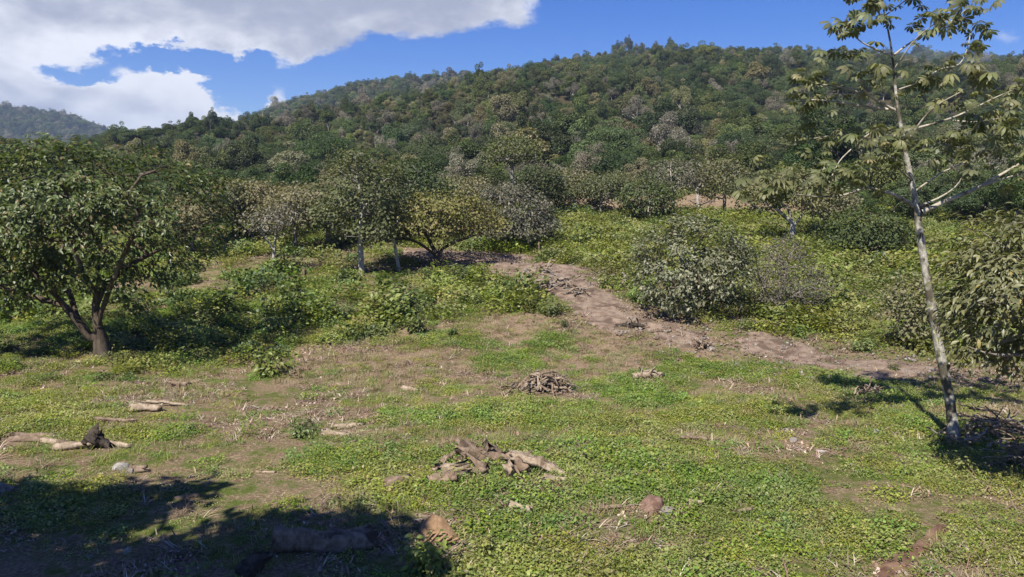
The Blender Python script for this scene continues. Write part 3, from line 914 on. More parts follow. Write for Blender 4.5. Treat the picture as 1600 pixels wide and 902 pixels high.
# ---- tall pale-barked tree with palmate leaves, right
b = gnd(1492, 690); Y = b[1]; YC = Y
trunk = np.vstack((b, stem([(1484, 625), (1471, 562), (1456, 480), (1444, 410), (1434, 340), (1426, 290), (1416, 250), (1409, 200), (1401, 170), (1399, 130), (1395, 90), (1389, 50), (1379, 10), (1373, -18)], Y, .3)))
e = link('palmate_leaved_tree', None, label='tall slender pale-barked tree with big palmate leaves and open crown at the right', cat='tree', loc=b)
Q = resample(trunk - b, .25); Q[0, 2] -= .2
V, F, _ = tube(Q, np.interp(np.linspace(0, 1, len(Q)), [0, .03, .5, .8, 1], [.15, .108, .068, .028, .010]), 10, rng, .05)
link('trunk', mk_mesh('trunk', V, F, M_bark_cec, smooth=True), e)
limbs = [([(1434, 326), (1402, 306), (1370, 296), (1345, 291), (1318, 284)], -.8, .040), ([(1352, 293), (1318, 306), (1275, 308), (1240, 303), (1208, 313)], -1.4, .022),
         ([(1440, 332), (1480, 313), (1520, 298), (1552, 280), (1600, 252), (1640, 225)], .6, .045), ([(1530, 293), (1575, 277), (1625, 262)], -.6, .022),
         ([(1437, 322), (1472, 308), (1500, 288), (1510, 258), (1516, 228)], -.5, .018), ([(1398, 172), (1372, 160), (1352, 146), (1342, 125), (1345, 106)], -.5, .024),
         ([(1396, 172), (1345, 166), (1312, 160), (1272, 155), (1242, 160)], .8, .024), ([(1350, 146), (1312, 136), (1276, 131), (1252, 124)], .9, .017),
         ([(1412, 205), (1450, 196), (1490, 184), (1525, 168), (1556, 152), (1590, 138)], .9, .026), ([(1485, 188), (1530, 192), (1560, 185)], -.7, .013),
         ([(1420, 218), (1446, 180), (1470, 160), (1510, 140), (1528, 118)], -1.2, .022), ([(1397, 86), (1420, 68), (1452, 50), (1488, 34), (1522, 4)], .5, .019),
         ([(1440, 128), (1470, 106), (1500, 104), (1513, 74), (1516, 52)], .4, .014), ([(1404, 140), (1440, 128)], .2, .016), ([(1394, 88), (1360, 74), (1336, 60), (1326, 42)], -.5, .017),
         ([(1424, 262), (1398, 250), (1376, 236), (1350, 212), (1310, 210), (1268, 217)], 1.1, .022), ([(1428, 285), (1402, 262), (1392, 232)], -.9, .018),
         ([(1396, 110), (1430, 60), (1470, 30)], -.9, .015), ([(1408, 205), (1375, 198), (1350, 215), (1312, 250), (1300, 275)], -1.5, .018), ([(1428, 300), (1470, 270), (1540, 240), (1580, 236)], 1.5, .018),
         ([(1384, 30), (1362, 10), (1350, -6)], .3, .012), ([(1382, 25), (1410, 5), (1430, -12)], -.3, .012)]
ends = []; limb_objs = []
for pp, dd, r0 in limbs:
    S = np.array([at(a, c, YC + .15 + dd * (i / (len(pp) - 1))) for i, (a, c) in enumerate(pp)])
    d = np.linalg.norm(trunk - S[0], axis=1)
    Q = resample(S, .12) - b; V, F, _ = tube(Q, np.linspace(r0 * 1.2, max(.008, r0 * .35), len(Q)), 6, rng, .05)
    lo = link('limb', mk_mesh('limb', V, F, M_bark_limb, smooth=True), e); limb_objs.append((lo, Q))
    ends.append((Q[-1], Q[-1] - Q[-3], 7)); ends += [(Q[int(len(Q) * f)], Q[-1] - Q[-3], 2) for f in (.5, .62, .72, .82, .92)]
lm = [mk_mesh('leaf', *T_palm(9, dr, s), M_l_cec, np.full(54, q)) for s, (dr, q) in enumerate(((.25, .1), (.4, .35), (.55, .6), (.35, .85), (.7, .95)))]
extra = [(at(px, py, YC + dd) - b, np.array((0, 0, .1)), n) for px, py, dd, n in ((1372, -10, 0, 8), (1385, 20, -.2, 6), (1330, 45, -.5, 5), (1200, 285, -1.2, 7), (1180, 300, -1.4, 6), (1235, 280, -1.2, 6),
        (1290, 280, -.8, 6), (1560, 175, .5, 5), (1585, 205, .5, 6), (1500, 215, -.4, 6), (1480, 230, -.3, 5), (1330, 260, -.5, 5), (1430, 225, -.6, 6), (1395, 212, -.4, 5), (1380, 225, -.5, 4), (1590, 240, 0, 5), (1450, 40, 0, 4), (1300, 80, 0, 3))]
spots = []
for p, d, n in extra + ends:
    for _ in range(int(n * 1.4)):
        spots.append((p + rng.normal(0, .23, 3) * np.array((1, 1, .6)) + (0, 0, .06), float(rng.uniform(.13, .26)), (rng.normal(-.2, .42), rng.normal(0, .4), rng.uniform(0, 6.28))))
spots = [q for q in spots if np.min(np.abs((trunk - b)[:, 0] - q[0][0]) + .35 * np.abs((trunk - b)[:, 2] - q[0][2])) > .13 or q[0][2] > 9.0]
spots.sort(key=lambda q: -q[1])
for q, s_, ro in spots[:290]:
    lo = min(limb_objs, key=lambda t: np.min(np.linalg.norm(t[1] - q, axis=1)))[0]
    link('leaf', lm[rng.integers(5)], lo, loc=q, scl=s_, rot=ro)
Vs, Fs, Rs = [], [], []
for q, s_, ro in spots[290:]:
    tv_, tf_ = T_palm(9, .4, 2); Rm = np.array(Euler(ro).to_matrix()); Vs.append((tv_ * s_) @ Rm.T + q); Fs.append(tf_); Rs.append(np.full(len(tv_), rng.random()))
V, F, r_ = joinm(list(zip(Vs, Fs, Rs)))
link('foliage', mk_mesh('foliage', V, F, M_l_cec, r_), e, kind='stuff')

# ---- drooping-leaved tree cut by the right frame edge
b = gnd(1700, 775); Y = b[1]
stems = [np.vstack((b, stem([(1692, 700), (1680, 600), (1655, 510), (1630, 430), (1610, 370)], Y))), stem([(1665, 540), (1610, 505), (1555, 490), (1505, 500)], Y, -.4), stem([(1672, 570), (1620, 555), (1560, 555)], Y, -.7),
         stem([(1650, 500), (1600, 450), (1545, 420), (1500, 415)], Y, .4), stem([(1630, 440), (1580, 390), (1530, 360)], Y, .8), stem([(1680, 600), (1740, 500), (1780, 420)], Y, .5)]
lob = px_lobes([(1562, 432, 70, 50, .2, 1.2), (1612, 392, 80, 55, .3, 1.3), (1545, 505, 56, 42, .1, 1.0), (1600, 520, 70, 52, -.4, 1.1), (1700, 440, 120, 100, .2, 1.6), (1512, 410, 26, 28, .4, .6), (1650, 560, 90, 34, -.2, 1.0), (1560, 352, 45, 16, .6, .7),
                (1520, 548, 34, 26, 0, .6), (1505, 470, 22, 26, .3, .5), (1590, 470, 60, 40, -.7, .8)], Y)
build_tree('drooping_tree', 'dense olive-leaved tree with drooping twigs cut off by the right edge', 'tree', b, stems, lobe_tips(lob, 620, rng, .45), 2, .13, .005, M_bark_dark, M_twig,
           dict(tmpl=T_oval(.19, .08, .2), n=24, along=6, spread=.12, size=.15, mat=M_l_right, up=.75, rand=.45, outw=.5, droop=.75), seg=.22)

# ---- round grey-green bush tree beside the track
b = gnd(1105, 492); Y = b[1]
lob = px_lobes([(1085, 400, 78, 56, 0, 2.0), (1040, 430, 46, 48, -.3, 1.6), (1125, 430, 48, 55, 0, 1.8), (1080, 455, 62, 34, -.6, 1.5), (1070, 362, 40, 26, 0, 1.3), (1150, 405, 30, 30, .2, 1.1), (1015, 395, 22, 24, 0, .9)], Y)
build_tree('round_bush_tree', 'round grey-green large-leaved bush tree beside the dirt track', 'tree', b, [np.vstack((b, stem([(1100, 470), (1090, 430), (1085, 390)], Y))), stem([(1102, 478), (1125, 440), (1140, 410)], Y, .5), stem([(1100, 480), (1060, 450), (1030, 420)], Y, -.5)],
           lobe_tips(lob, 420, rng, .7), 3, .12, .009, M_bark_dark, M_bark_dark, dict(tmpl=T_oval(.27, .1, .12), n=40, along=5, spread=.17, size=.155, mat=M_l_bush, up=.8, rand=.6, outw=.8, droop=.2), seg=.3)

# ---- leafless twiggy bush right of it
b = gnd(1215, 492); Y = b[1]
lob = px_lobes([(1235, 430, 58, 48, 0, 1.6), (1200, 440, 36, 40, -.3, 1.2), (1270, 450, 34, 30, .2, 1.1), (1225, 390, 36, 22, 0, 1.0)], Y)
build_tree('bare_bush', 'leafless grey-brown twiggy bush right of the round grey-green bush tree', 'bush', b, [np.vstack((b, stem([(1218, 470), (1225, 440), (1230, 410)], Y))), stem([(1216, 480), (1195, 455), (1185, 430)], Y, -.4), stem([(1216, 480), (1250, 455), (1275, 445)], Y, .3)],
           lobe_tips(lob, 1700, rng, .3), 4, .07, .007, M_twig, M_twig, dict(tmpl=T_diamond(.3), n=2, along=1, spread=.10, size=.10, mat=M_l_grey), seg=.25, wig=.16)

# ---- mid-distance trees: (base px,row) trunk line, lobes
def mid(name, label, base, trunk_px, lobes, ntips, seed, br, bark, limb, leaf, group=None, wig=.06, tip_r=.012, seg=.4, stems=()):
    b = gnd(*base); Y = b[1]
    return build_tree(name, label, 'tree', b, [np.vstack((b, stem(trunk_px, Y)))] + [stem(s, Y, d) for s, d in stems], lobe_tips(px_lobes(lobes, Y), ntips, rng, .55), seed, br, tip_r, bark, limb, leaf, group, seg, 1.2, wig)


def LF(size, n, mat, tm=None, **k): return dict(dict(tmpl=tm or T_diamond(.38), n=int(n * 4.6), along=3, spread=size * 1.3, size=size * .73, mat=mat, up=.9, rand=.6, outw=.6, droop=.2), **k)


mid('umbrella_tree', 'low umbrella-shaped yellowish green tree with forked dark trunk at the start of the track', (683, 416), [(682, 402), (680, 395), (690, 378)],
    [(648, 345, 70, 24, 0, 2.4), (722, 340, 54, 26, .4, 2.2), (685, 322, 72, 15, 0, 2.4), (600, 355, 36, 20, -.4, 1.5), (756, 352, 28, 20, 0, 1.4), (665, 362, 66, 10, -1.2, 1.3), (580, 348, 16, 12, -.5, .8)], 420, 21, .16, M_bark_dark, M_bark_dark, LF(.22, 12, M_l_yel),
    stems=[([(681, 400), (660, 382), (640, 372), (605, 374)], -.8), ([(681, 398), (700, 380), (730, 372)], .6), ([(681, 398), (672, 375), (655, 350)], .5)])
mid('dome_tree', 'dark grey-green dome tree shading the upper end of the track', (784, 388), [(784, 375), (784, 355), (790, 335)],
    [(800, 330, 60, 32, 0, 2.6), (838, 348, 30, 22, 0, 1.8), (762, 345, 28, 22, 0, 1.6), (805, 360, 58, 10, -.8, 2.2), (792, 303, 40, 12, 0, 1.8)], 420, 22, .17, M_bark_dark, M_bark_grey, LF(.22, 11, M_l_grey))
mid('white_trunk_tree', 'tall tree with straight white trunk left of the umbrella tree', (565, 428), [(564, 405), (563, 370), (566, 330), (560, 280), (555, 245)],
    [(560, 300, 46, 44, 0, 2.2), (552, 258, 26, 26, 0, 1.4), (525, 335, 30, 30, -.3, 1.6), (600, 330, 32, 34, .4, 1.7), (575, 360, 46, 16, -.5, 1.8), (610, 280, 26, 24, .8, 1.4)], 340, 23, .13, M_bark_pale, M_bark_grey, LF(.22, 11, M_l_mid))
mid('slender_tree', 'slender pale leaning trunk with small thin crown beside the umbrella tree', (624, 424), [(620, 400), (615, 375), (610, 355), (604, 338)],
    [(603, 335, 26, 14, 0, 1.0), (590, 350, 16, 12, 0, .8), (622, 345, 14, 12, 0, .7)], 60, 24, .08, M_bark_pale, M_bark_pale, LF(.20, 7, M_l_mid))
mid('slender_tree', 'thin forked white-stemmed sapling on the slope right of the large left tree', (428, 426), [(426, 405), (430, 385), (431, 362), (432, 350)],
    [(425, 345, 34, 18, 0, 1.3), (400, 350, 20, 14, 0, 1.0), (445, 335, 22, 14, 0, 1.0)], 90, 25, .075, M_bark_pale, M_bark_pale, LF(.2, 7, M_l_grey), stems=[([(427, 392), (416, 372), (408, 360)], -.3)])
mid('flat_top_tree', 'flat-topped olive tree with dark trunk behind the large left tree', (388, 378), [(386, 362), (382, 345), (380, 330)],
    [(380, 312, 66, 15, 0, 3.0), (345, 324, 34, 14, 0, 2.2), (425, 318, 40, 14, 0, 2.2), (388, 298, 52, 9, 0, 2.4)], 320, 26, .17, M_bark_dark, M_bark_dark, LF(.26, 10, M_l_oliv), stems=[([(387, 365), (372, 350), (355, 335)], .5), ([(387, 365), (402, 345), (420, 330)], -.5)])
mid('flat_top_tree', 'wide olive tree between the flat-topped tree and the white-trunk tree', (462, 392), [(460, 375), (462, 350), (465, 335)],
    [(472, 314, 50, 18, 0, 2.4), (440, 328, 30, 13, 0, 1.8), (498, 330, 28, 16, 0, 1.8), (470, 342, 40, 9, 0, 1.8)], 300, 27, .12, M_bark_grey, M_bark_grey, LF(.24, 11, M_l_oliv))
mid('leafy_tree', 'full dark leafy tree close behind the white-trunk tree', (648, 372), [(648, 350), (645, 320), (640, 290)],
    [(640, 285, 44, 34, 0, 2.8), (672, 300, 30, 28, 0, 2.2), (610, 295, 28, 28, 0, 2.0), (645, 318, 50, 18, 0, 2.4)], 320, 28, .16, M_bark_grey, M_bark_grey, LF(.26, 11, M_l_dark))
mid('crooked_tree', 'pale forked tree with umbrella crown behind the tall palmate-leaved tree', (1240, 384), [(1239, 368), (1238, 352), (1235, 335), (1228, 315)],
    [(1228, 300, 50, 22, 0, 2.2), (1262, 310, 30, 20, 0, 1.8), (1195, 308, 28, 18, 0, 1.6), (1235, 280, 36, 16, 0, 1.8)], 230, 29, .17, M_bark_pale, M_bark_grey, LF(.26, 9, M_l_oliv, T_oval()), stems=[([(1239, 355), (1252, 338), (1262, 320)], .5), ([(1239, 350), (1222, 335), (1205, 318)], -.5)])
mid('dark_evergreen', 'very dark rounded evergreen behind the pale trunk of the palmate-leaved tree', (1356, 398), [(1356, 385), (1354, 370), (1352, 350)],
    [(1350, 355, 48, 32, 0, 2.4), (1320, 372, 24, 22, 0, 1.6), (1392, 370, 28, 24, 0, 1.8), (1355, 380, 52, 14, -.6, 1.8)], 320, 30, .14, M_bark_dark, M_bark_dark, LF(.22, 13, M_l_dark))
mid('bushy_sapling', 'leafy olive sapling just behind the pale trunk of the palmate-leaved tree', (1425, 545), [(1424, 520), (1424, 495), (1425, 470)],
    [(1425, 465, 36, 32, 0, .9), (1405, 490, 22, 22, 0, .7), (1445, 500, 20, 24, 0, .6), (1420, 520, 26, 18, 0, .6)], 150, 37, .05, M_bark_dark, M_twig, LF(.17, 7, M_l_oliv), tip_r=.006, seg=.25)
mid('thin_tall_tree', 'thin tall tree with airy umbrella top above the dome tree', (802, 352), [(802, 320), (801, 290), (800, 262), (799, 245)],
    [(800, 236, 40, 14, 0, 3.0), (780, 246, 22, 10, 0, 2.0), (822, 246, 22, 10, 0, 2.0), (800, 225, 24, 8, 0, 2.0)], 140, 31, .13, M_bark_grey, M_bark_grey, LF(.24, 10, M_l_mid))
mid('round_green_tree', 'fresh green rounded tree at the forest edge above the bright shrub slope', (1015, 348), [(1014, 335), (1014, 320), (1014, 305)],
    [(1012, 300, 36, 24, 0, 2.2), (1035, 312, 22, 18, 0, 1.6), (988, 312, 20, 18, 0, 1.6), (1012, 326, 36, 12, 0, 1.8)], 240, 32, .15, M_bark_pale, M_bark_grey, LF(.26, 11, M_l_mid))
mid('olive_edge_tree', 'olive round-crowned tree with pale trunk at the forest edge right of the dome tree', (898, 330), [(898, 318), (897, 305), (896, 292)],
    [(895, 288, 36, 22, 0, 2.4), (872, 296, 20, 16, 0, 1.8), (920, 296, 22, 16, 0, 1.8), (895, 302, 36, 10, 0, 2.0)], 230, 33, .15, M_bark_pale, M_bark_grey, LF(.28, 11, M_l_oliv))
mid('dark_edge_tree', 'blackish green wide tree at the forest edge behind the dome tree', (850, 342), [(850, 325), (850, 308), (848, 295)],
    [(845, 285, 34, 20, 0, 2.6), (822, 292, 20, 16, 0, 2), (868, 300, 18, 18, 0, 1.8), (845, 305, 40, 12, 0, 2.2)], 240, 34, .15, M_bark_dark, M_bark_dark, LF(.28, 12, M_l_dark))
mid('grey_edge_tree', 'pale grey thin-leaved tree at the forest edge left of the dead white tree', (1052, 340), [(1052, 320), (1050, 295), (1048, 270)],
    [(1050, 275, 34, 26, 0, 2.4), (1075, 285, 20, 18, 0, 1.8), (1028, 285, 18, 18, 0, 1.6)], 240, 35, .13, M_bark_pale, M_bark_pale, LF(.26, 7, M_l_grey), wig=.12)
mid('broad_edge_tree', 'broad pale olive tree at the forest edge right of the dead white tree', (1132, 338), [(1132, 322), (1132, 300), (1134, 280)],
    [(1130, 275, 36, 24, 0, 2.4), (1158, 285, 22, 18, 0, 1.8), (1108, 285, 16, 16, 0, 1.6), (1130, 300, 36, 14, 0, 1.8)], 250, 36, .14, M_bark_grey, M_bark_grey, LF(.26, 10, M_l_oliv))

for q, (bx, by, w2, h2, mt, lb) in enumerate(((300, 398, 50, 84, M_l_oliv, 'olive tree just right of the large left tree'), (342, 386, 40, 96, M_l_mid, 'green tree behind the flat-topped tree, left side'),
        (512, 388, 42, 92, M_l_mid, 'green tree touching the left side of the white-trunk tree'), (536, 372, 44, 104, M_l_oliv, 'pale olive tree behind the white-trunk tree crown'), (606, 380, 40, 92, M_l_mid, 'mid green tree between white-trunk tree and umbrella tree'),
        (702, 362, 46, 84, M_l_yel, 'yellow-green flat-topped tree behind the umbrella tree'), (742, 358, 40, 76, M_l_oliv, 'olive flat-topped tree between umbrella tree and dome tree'), (940, 336, 44, 66, M_l_mid, 'green flat tree at the forest edge above the bright slope'),
        (975, 334, 36, 60, M_l_oliv, 'olive flat tree left of the fresh green rounded tree'), (1290, 372, 40, 84, M_l_oliv, 'olive tree between pale forked tree and dark evergreen'), (1180, 344, 38, 70, M_l_mid, 'green tree left of the pale forked tree'))):
    top = by - h2; mr = np.random.default_rng(900 + q)
    mid('spreading_tree', lb, (bx, by), [(bx + mr.normal(0, 2), by - h2 * .25), (bx + mr.normal(0, 4), by - h2 * .5), (bx + mr.normal(0, 5), by - h2 * .72)],
        [(bx + mr.normal(0, 5), top + h2 * .22, w2 * .8, h2 * .14, 0, 2.4), (bx - w2 * .55, top + h2 * .36, w2 * .5, h2 * .12, 0, 1.8), (bx + w2 * .55, top + h2 * .34, w2 * .5, h2 * .12, .3, 1.8), (bx + mr.normal(0, 10), top + h2 * .5, w2 * .7, h2 * .09, -.4, 1.8), (bx + mr.normal(0, 12), top + h2 * .08, w2 * .4, h2 * .08, 0, 1.4)],
        260, 60 + q, .13, M_bark_grey, M_bark_grey, LF(.24, 8, mt), stems=[([(bx, by - h2 * .3), (bx - w2 * .3, by - h2 * .5), (bx - w2 * .6, by - h2 * .64)], .4), ([(bx, by - h2 * .35), (bx + w2 * .3, by - h2 * .55), (bx + w2 * .6, by - h2 * .66)], -.4)])

# ---- dead trees: bare pale wood
def dead(label, base, trunk_px, stems, lobes, n, seed, br, wig=.15):
    b = gnd(*base) if len(base) == 2 else at(*base); Y = b[1]
    tips = lobe_tips(px_lobes(lobes, Y), n, rng, .5)
    build_tree('dead_tree', label, 'dead tree', b, [np.vstack((b, stem(trunk_px, Y)))] + [stem(s, Y, d) for s, d in stems], tips, seed, br * .6, .024, M_bark_pale, M_bark_pale, None, seg=.35, wig=wig)


dead('bare white dead tree with many forked branches at the forest edge', (1091, 326), [(1090, 305), (1088, 290), (1085, 272)], [([(1089, 300), (1098, 280), (1102, 262)], .4), ([(1088, 292), (1076, 278), (1070, 262)], -.4)],
     [(1085, 270, 22, 22, 0, 1.4), (1100, 265, 14, 20, 0, 1)], 60, 41, .20)
dead('lone white dead stem forking in the forest at the left of the hill', (437, 262, 150), [(438, 250), (437, 240), (433, 233)], [([(437, 246), (442, 238), (440, 230)], .2)], [(437, 240, 5, 8, 0, .5)], 8, 42, .2)
dead('white dead snag showing through the crown of the palmate-leaved tree', (1346, 286, 130), [(1345, 270), (1346, 258), (1343, 246)], [([(1345, 266), (1337, 258), (1334, 250)], .2), ([(1345, 262), (1350, 254), (1350, 244)], .2)], [(1342, 255, 9, 9, 0, .6)], 12, 43, .16)
dead('slanting grey dead branches above the broad pale olive tree', (1128, 262, 125), [(1122, 250), (1132, 242), (1142, 236)], [([(1124, 250), (1110, 244), (1098, 238)], .4)], [(1125, 242, 26, 8, 0, 1)], 22, 44, .1)

# ---- trees standing out on the ridge line
for px_, row_, D_, kind, s_, sz_, lb in ((868, 103, 428, 'dark', .75, 1.3, 'leaning dark tree standing alone on the ridge left of the summit'), (852, 108, 425, 'grey', .8, 1.0, 'grey low tree beside the leaning one on the ridge'),
        (982, 86, 448, 'dark', .8, 2.0, 'tallest dark shaggy tree on the summit'), (965, 88, 447, 'dark', 1.1, 1.2, 'broad dark tree just left of the tallest summit tree'), (1004, 88, 450, 'grey', .75, 1.5, 'shaggy tree just right of the tallest summit tree'),
        (1024, 88, 452, 'grey', .8, 1.6, 'middle one of the shaggy trees right of the tallest summit tree'), (1046, 88, 453, 'dark', .85, 1.7, 'rightmost tall shaggy tree on the summit'), (1062, 88, 455, 'grey', .55, 1.5, 'small tree at the right end of the summit row'),
        (600, 155, 350, 'dark', .8, 1.2, 'dark tree poking above the left shoulder of the hill'), (190, 219, 272, 'dark', 1.1, 1.3, 'dark tree where the hill meets the far blue ridge')):
    p = at(px_, row_, D_); k = KIND_IDX[kind][0]
    put_tree(k, (p[0], p[1], hz(p[0], p[1])), px_ * 1.3, s_, lb, None, name='ridge_tree', szz=sz_)
dead('thin bare pole-like tree rising above the ridge at the left', (410, 196, 301), [(410, 188), (410, 180), (411, 172)], [], [(411, 173, 4, 4, 0, .6)], 6, 45, .16)

# ---- trees beside and behind the viewpoint (they cast the foreground shade)
def shade_tree(label, spots, h, seed, trunk_xy, name='shade_tree', mat=None, n=420):
    L = []
    for px, py, r in spots:
        g = gnd(px, py); hh = h + rng.uniform(-.5, .5); c = g + np.array(sun_to) * (hh / sun_to.z); L.append((c[0], c[1], c[2], r, r, r * .75))
    b = np.array((trunk_xy[0], trunk_xy[1], hz(*trunk_xy))); c = np.mean([l[:3] for l in L], 0)
    stems = [np.array([b, b * .6 + c * .4 + (0, 0, -.6), c])] + [np.array([b * .55 + c * .45, (np.array(l[:3]) + c) / 2 + (0, 0, -.4), l[:3]]) for l in L]
    build_tree(name, label, 'tree', b, stems, lobe_tips(L, n, rng, .3), seed, .2, .012, M_bark_dark, M_bark_dark, dict(tmpl=T_oval(.26), n=12, along=4, spread=.22, size=.34, mat=mat or M_l_big, up=.9, rand=.5, outw=.5, droop=.2), seg=.4)


shade_tree('tall broad-leaved tree left of the viewpoint shading the lower left corner', [(60, 835, 1.3), (-80, 815, 1.5), (170, 800, 1.0), (255, 782, .7), (150, 905, 1.0), (330, 890, .75), (470, 880, .8), (560, 850, .85), (540, 900, .8), (420, 838, .7), (490, 825, .65), (330, 850, .75), (575, 850, .4), (570, 885, .5), (400, 950, 1.2), (200, 960, 1.5), (500, 960, 1.2), (30, 950, 1.5)], 9.2, 51, (-9.5, 4.6), n=1700)

# =====================================================================
# shrubs one can pick out, undergrowth and weeds
# =====================================================================
def shrub_meshes(seed, W, Hh, nst, nl, lsize, mat, tm, lay=1.0):
    rng = np.random.default_rng(seed); parts = []; P = []
    for k in range(nst):
        a = rng.uniform(0, 6.28); rr = W * .5 * math.sqrt(rng.random()); h = Hh * rng.uniform(.6, 1.0) * (1 - .3 * (rr / (W * .5)) ** 2)
        Q = resample([(0, 0, -.08), (math.cos(a) * rr * .4, math.sin(a) * rr * .4, h * .5), (math.cos(a) * rr, math.sin(a) * rr, h)], Hh * .12)
        parts.append(tube(Q, np.linspace(.012, .004, len(Q)) * Hh, 4)); P.append(Q[len(Q) // 4:])
    P = np.vstack(P); idx = rng.integers(0, len(P), nl)
    Q = P[idx] + rng.normal(0, W * .085, (nl, 3)); Q[:, 2] = np.maximum(Q[:, 2], .02)
    out = norm(Q - np.array((0, 0, Hh * .3)))
    L = place(tm, Q, leaf_frames(nl, rng, .9, .5, out, .7, .3), lsize * rng.uniform(.6, 1.25, nl), rng)
    S = joinm(parts)
    return mk_mesh('stems', S[0], S[1], M_twig), mk_mesh('foliage', L[0], L[1], mat, L[2])


SH = [shrub_meshes(200, 1.0, 1.0, 9, 300, .17, M_shrub_d, T_oval(.24)), shrub_meshes(201, 1.2, .85, 10, 330, .15, M_shrub, T_oval(.26)), shrub_meshes(202, .9, .8, 8, 260, .14, M_shrub_y, T_oval(.28)),
      shrub_meshes(203, 1.1, 1.15, 9, 340, .16, M_shrub_d, T_diamond(.22)), shrub_meshes(204, 1.3, .8, 11, 360, .14, M_shrub, T_diamond(.3)), shrub_meshes(205, 1.0, .9, 16, 420, .13, M_shrub, T_diamond(.12))]


def shrub(px, row, hpx, k, label, wf=1.0, name='shrub', cat='shrub', group=None):
    b = gnd(px, row); hh = hpx * mpp(b[1]); st, fo = SH[k]
    nat = (1.0, .85, .8, 1.15, .8, .9)[k]; s = hh / nat
    e = link(name, None, label=label, cat=cat, group=group, loc=b, rot=(0, 0, px * .37), scl=(s * wf, s * wf, s)); e.empty_display_size = .2
    link('stems', st, e); link('foliage', fo, e)
    return e


for a in ((636, 486, 36, 0, 'dark glossy shrub standing alone on the dry grass above its two companions'), (655, 520, 34, 1, 'bright bushy shrub just below the lone dark glossy one'), (706, 527, 20, 0, 'small dark dome shrub lowest on the dry grass'),
          (418, 586, 46, 4, 'pale leafy shrub at the right tip of the large tree shadow'), (536, 445, 34, 3, 'dark upright shrub below the white trunk of the tall tree'), (716, 446, 42, 3, 'dark tall shrub at the left rim of the track'),
          (742, 442, 30, 1, 'bright shrub touching the dark tall one at the left rim of the track'), (800, 470, 30, 0, 'dark glossy shrub in the middle of the hedge below the track'), (775, 472, 26, 1, 'light shrub left in the hedge below the track'),
          (832, 482, 26, 4, 'green shrub right of the dark glossy one in the hedge below the track'), (862, 494, 24, 1, 'shrub near the right end of the hedge below the track'), (882, 512, 18, 3, 'last small shrub of the hedge, beside the dirt track'),
          (748, 478, 20, 0, 'low dark shrub at the left end of the hedge below the track'), (415, 462, 36, 3, 'dark shrub between the large tree shadow and the thin forked sapling'), (350, 490, 46, 1, 'bright yellow-green shrub at the top edge of the large tree shadow'),
          (452, 476, 40, 4, 'light green spreading shrub right of the large tree shadow'), (535, 500, 44, 5, 'feathery fine-leaved shrub in the middle of the left slope'), (505, 496, 30, 2, 'small yellow-green shrub left of the feathery one'),
          (588, 494, 34, 2, 'yellow-green leafy shrub right of the feathery one'), (665, 440, 26, 3, 'dark shrub at the foot of the umbrella tree'), (600, 450, 28, 1, 'green shrub between the white trunk and the slender leaning trunk'),
          (468, 682, 32, 4, 'small leafy plant beside the bleached log pieces on the meadow'), (672, 892, 70, 1, 'leafy green bush in front of the orange cut stump'), (755, 868, 40, 2, 'yellow-green leafy weed bush right of the orange cut stump'),
          (1095, 882, 34, 2, 'light weed clump in the lower middle of the meadow'), (1005, 880, 30, 2, 'yellow-green weed clump left of the light one in the lower meadow'), (990, 662, 14, 0, 'tiny dark broad-leaved plant alone on the right meadow'),
          (300, 676, 18, 1, 'low broad-leaved plant right of the charred stump'), (1395, 582, 20, 3, 'small sapling among dry grass in the shade at right'), (1500, 740, 34, 2, 'light green leafy plant at the rim of the right-hand shade'),
          (1290, 480, 30, 4, 'green shrub right of the leafless twiggy bush'), (1340, 470, 26, 1, 'bright shrub on the slope left of the pale tree trunk'), (1250, 528, 22, 4, 'low fresh green shrub at the upper rim of the track'),
          (1345, 548, 26, 4, 'long low green shrub above the track near the pale trunk'), (940, 452, 26, 2, 'light shrub at the foot of the bright slope beside the track'), (1000, 470, 36, 1, 'green shrub hugging the left foot of the round bush tree'),
          (972, 360, 22, 3, 'dark small bush on top of the bright shrub slope'), (1120, 358, 24, 3, 'small dark shrub above the round bush tree'), (265, 470, 34, 3, 'dark shrub under the right limbs of the large left tree')):
    px_, row_, h_, k_, lb_ = a
    shrub(px_, row_, h_, k_, lb_, wf=1.15 if k_ in (1, 4) else 1.0)


def weed_patch(seed, R_, n, ls, mat, hmax, tm, up=1.2):
    rng = np.random.default_rng(seed); a = rng.uniform(0, 6.28, n); r = np.sqrt(rng.random(n)) * R_ * (1 + .25 * np.sin(3 * a + seed))
    z = rng.random(n) ** 1.5 * hmax * (1 - .6 * (r / R_) ** 2).clip(.15, 1) + .01
    P = np.stack((np.cos(a) * r, np.sin(a) * r, z), 1)
    V, F, q = place(tm, P, leaf_frames(n, rng, up, .55, None, 0, .05), ls * rng.uniform(.6, 1.35, n), rng)
    return mk_mesh('weed', V, F, mat, q)


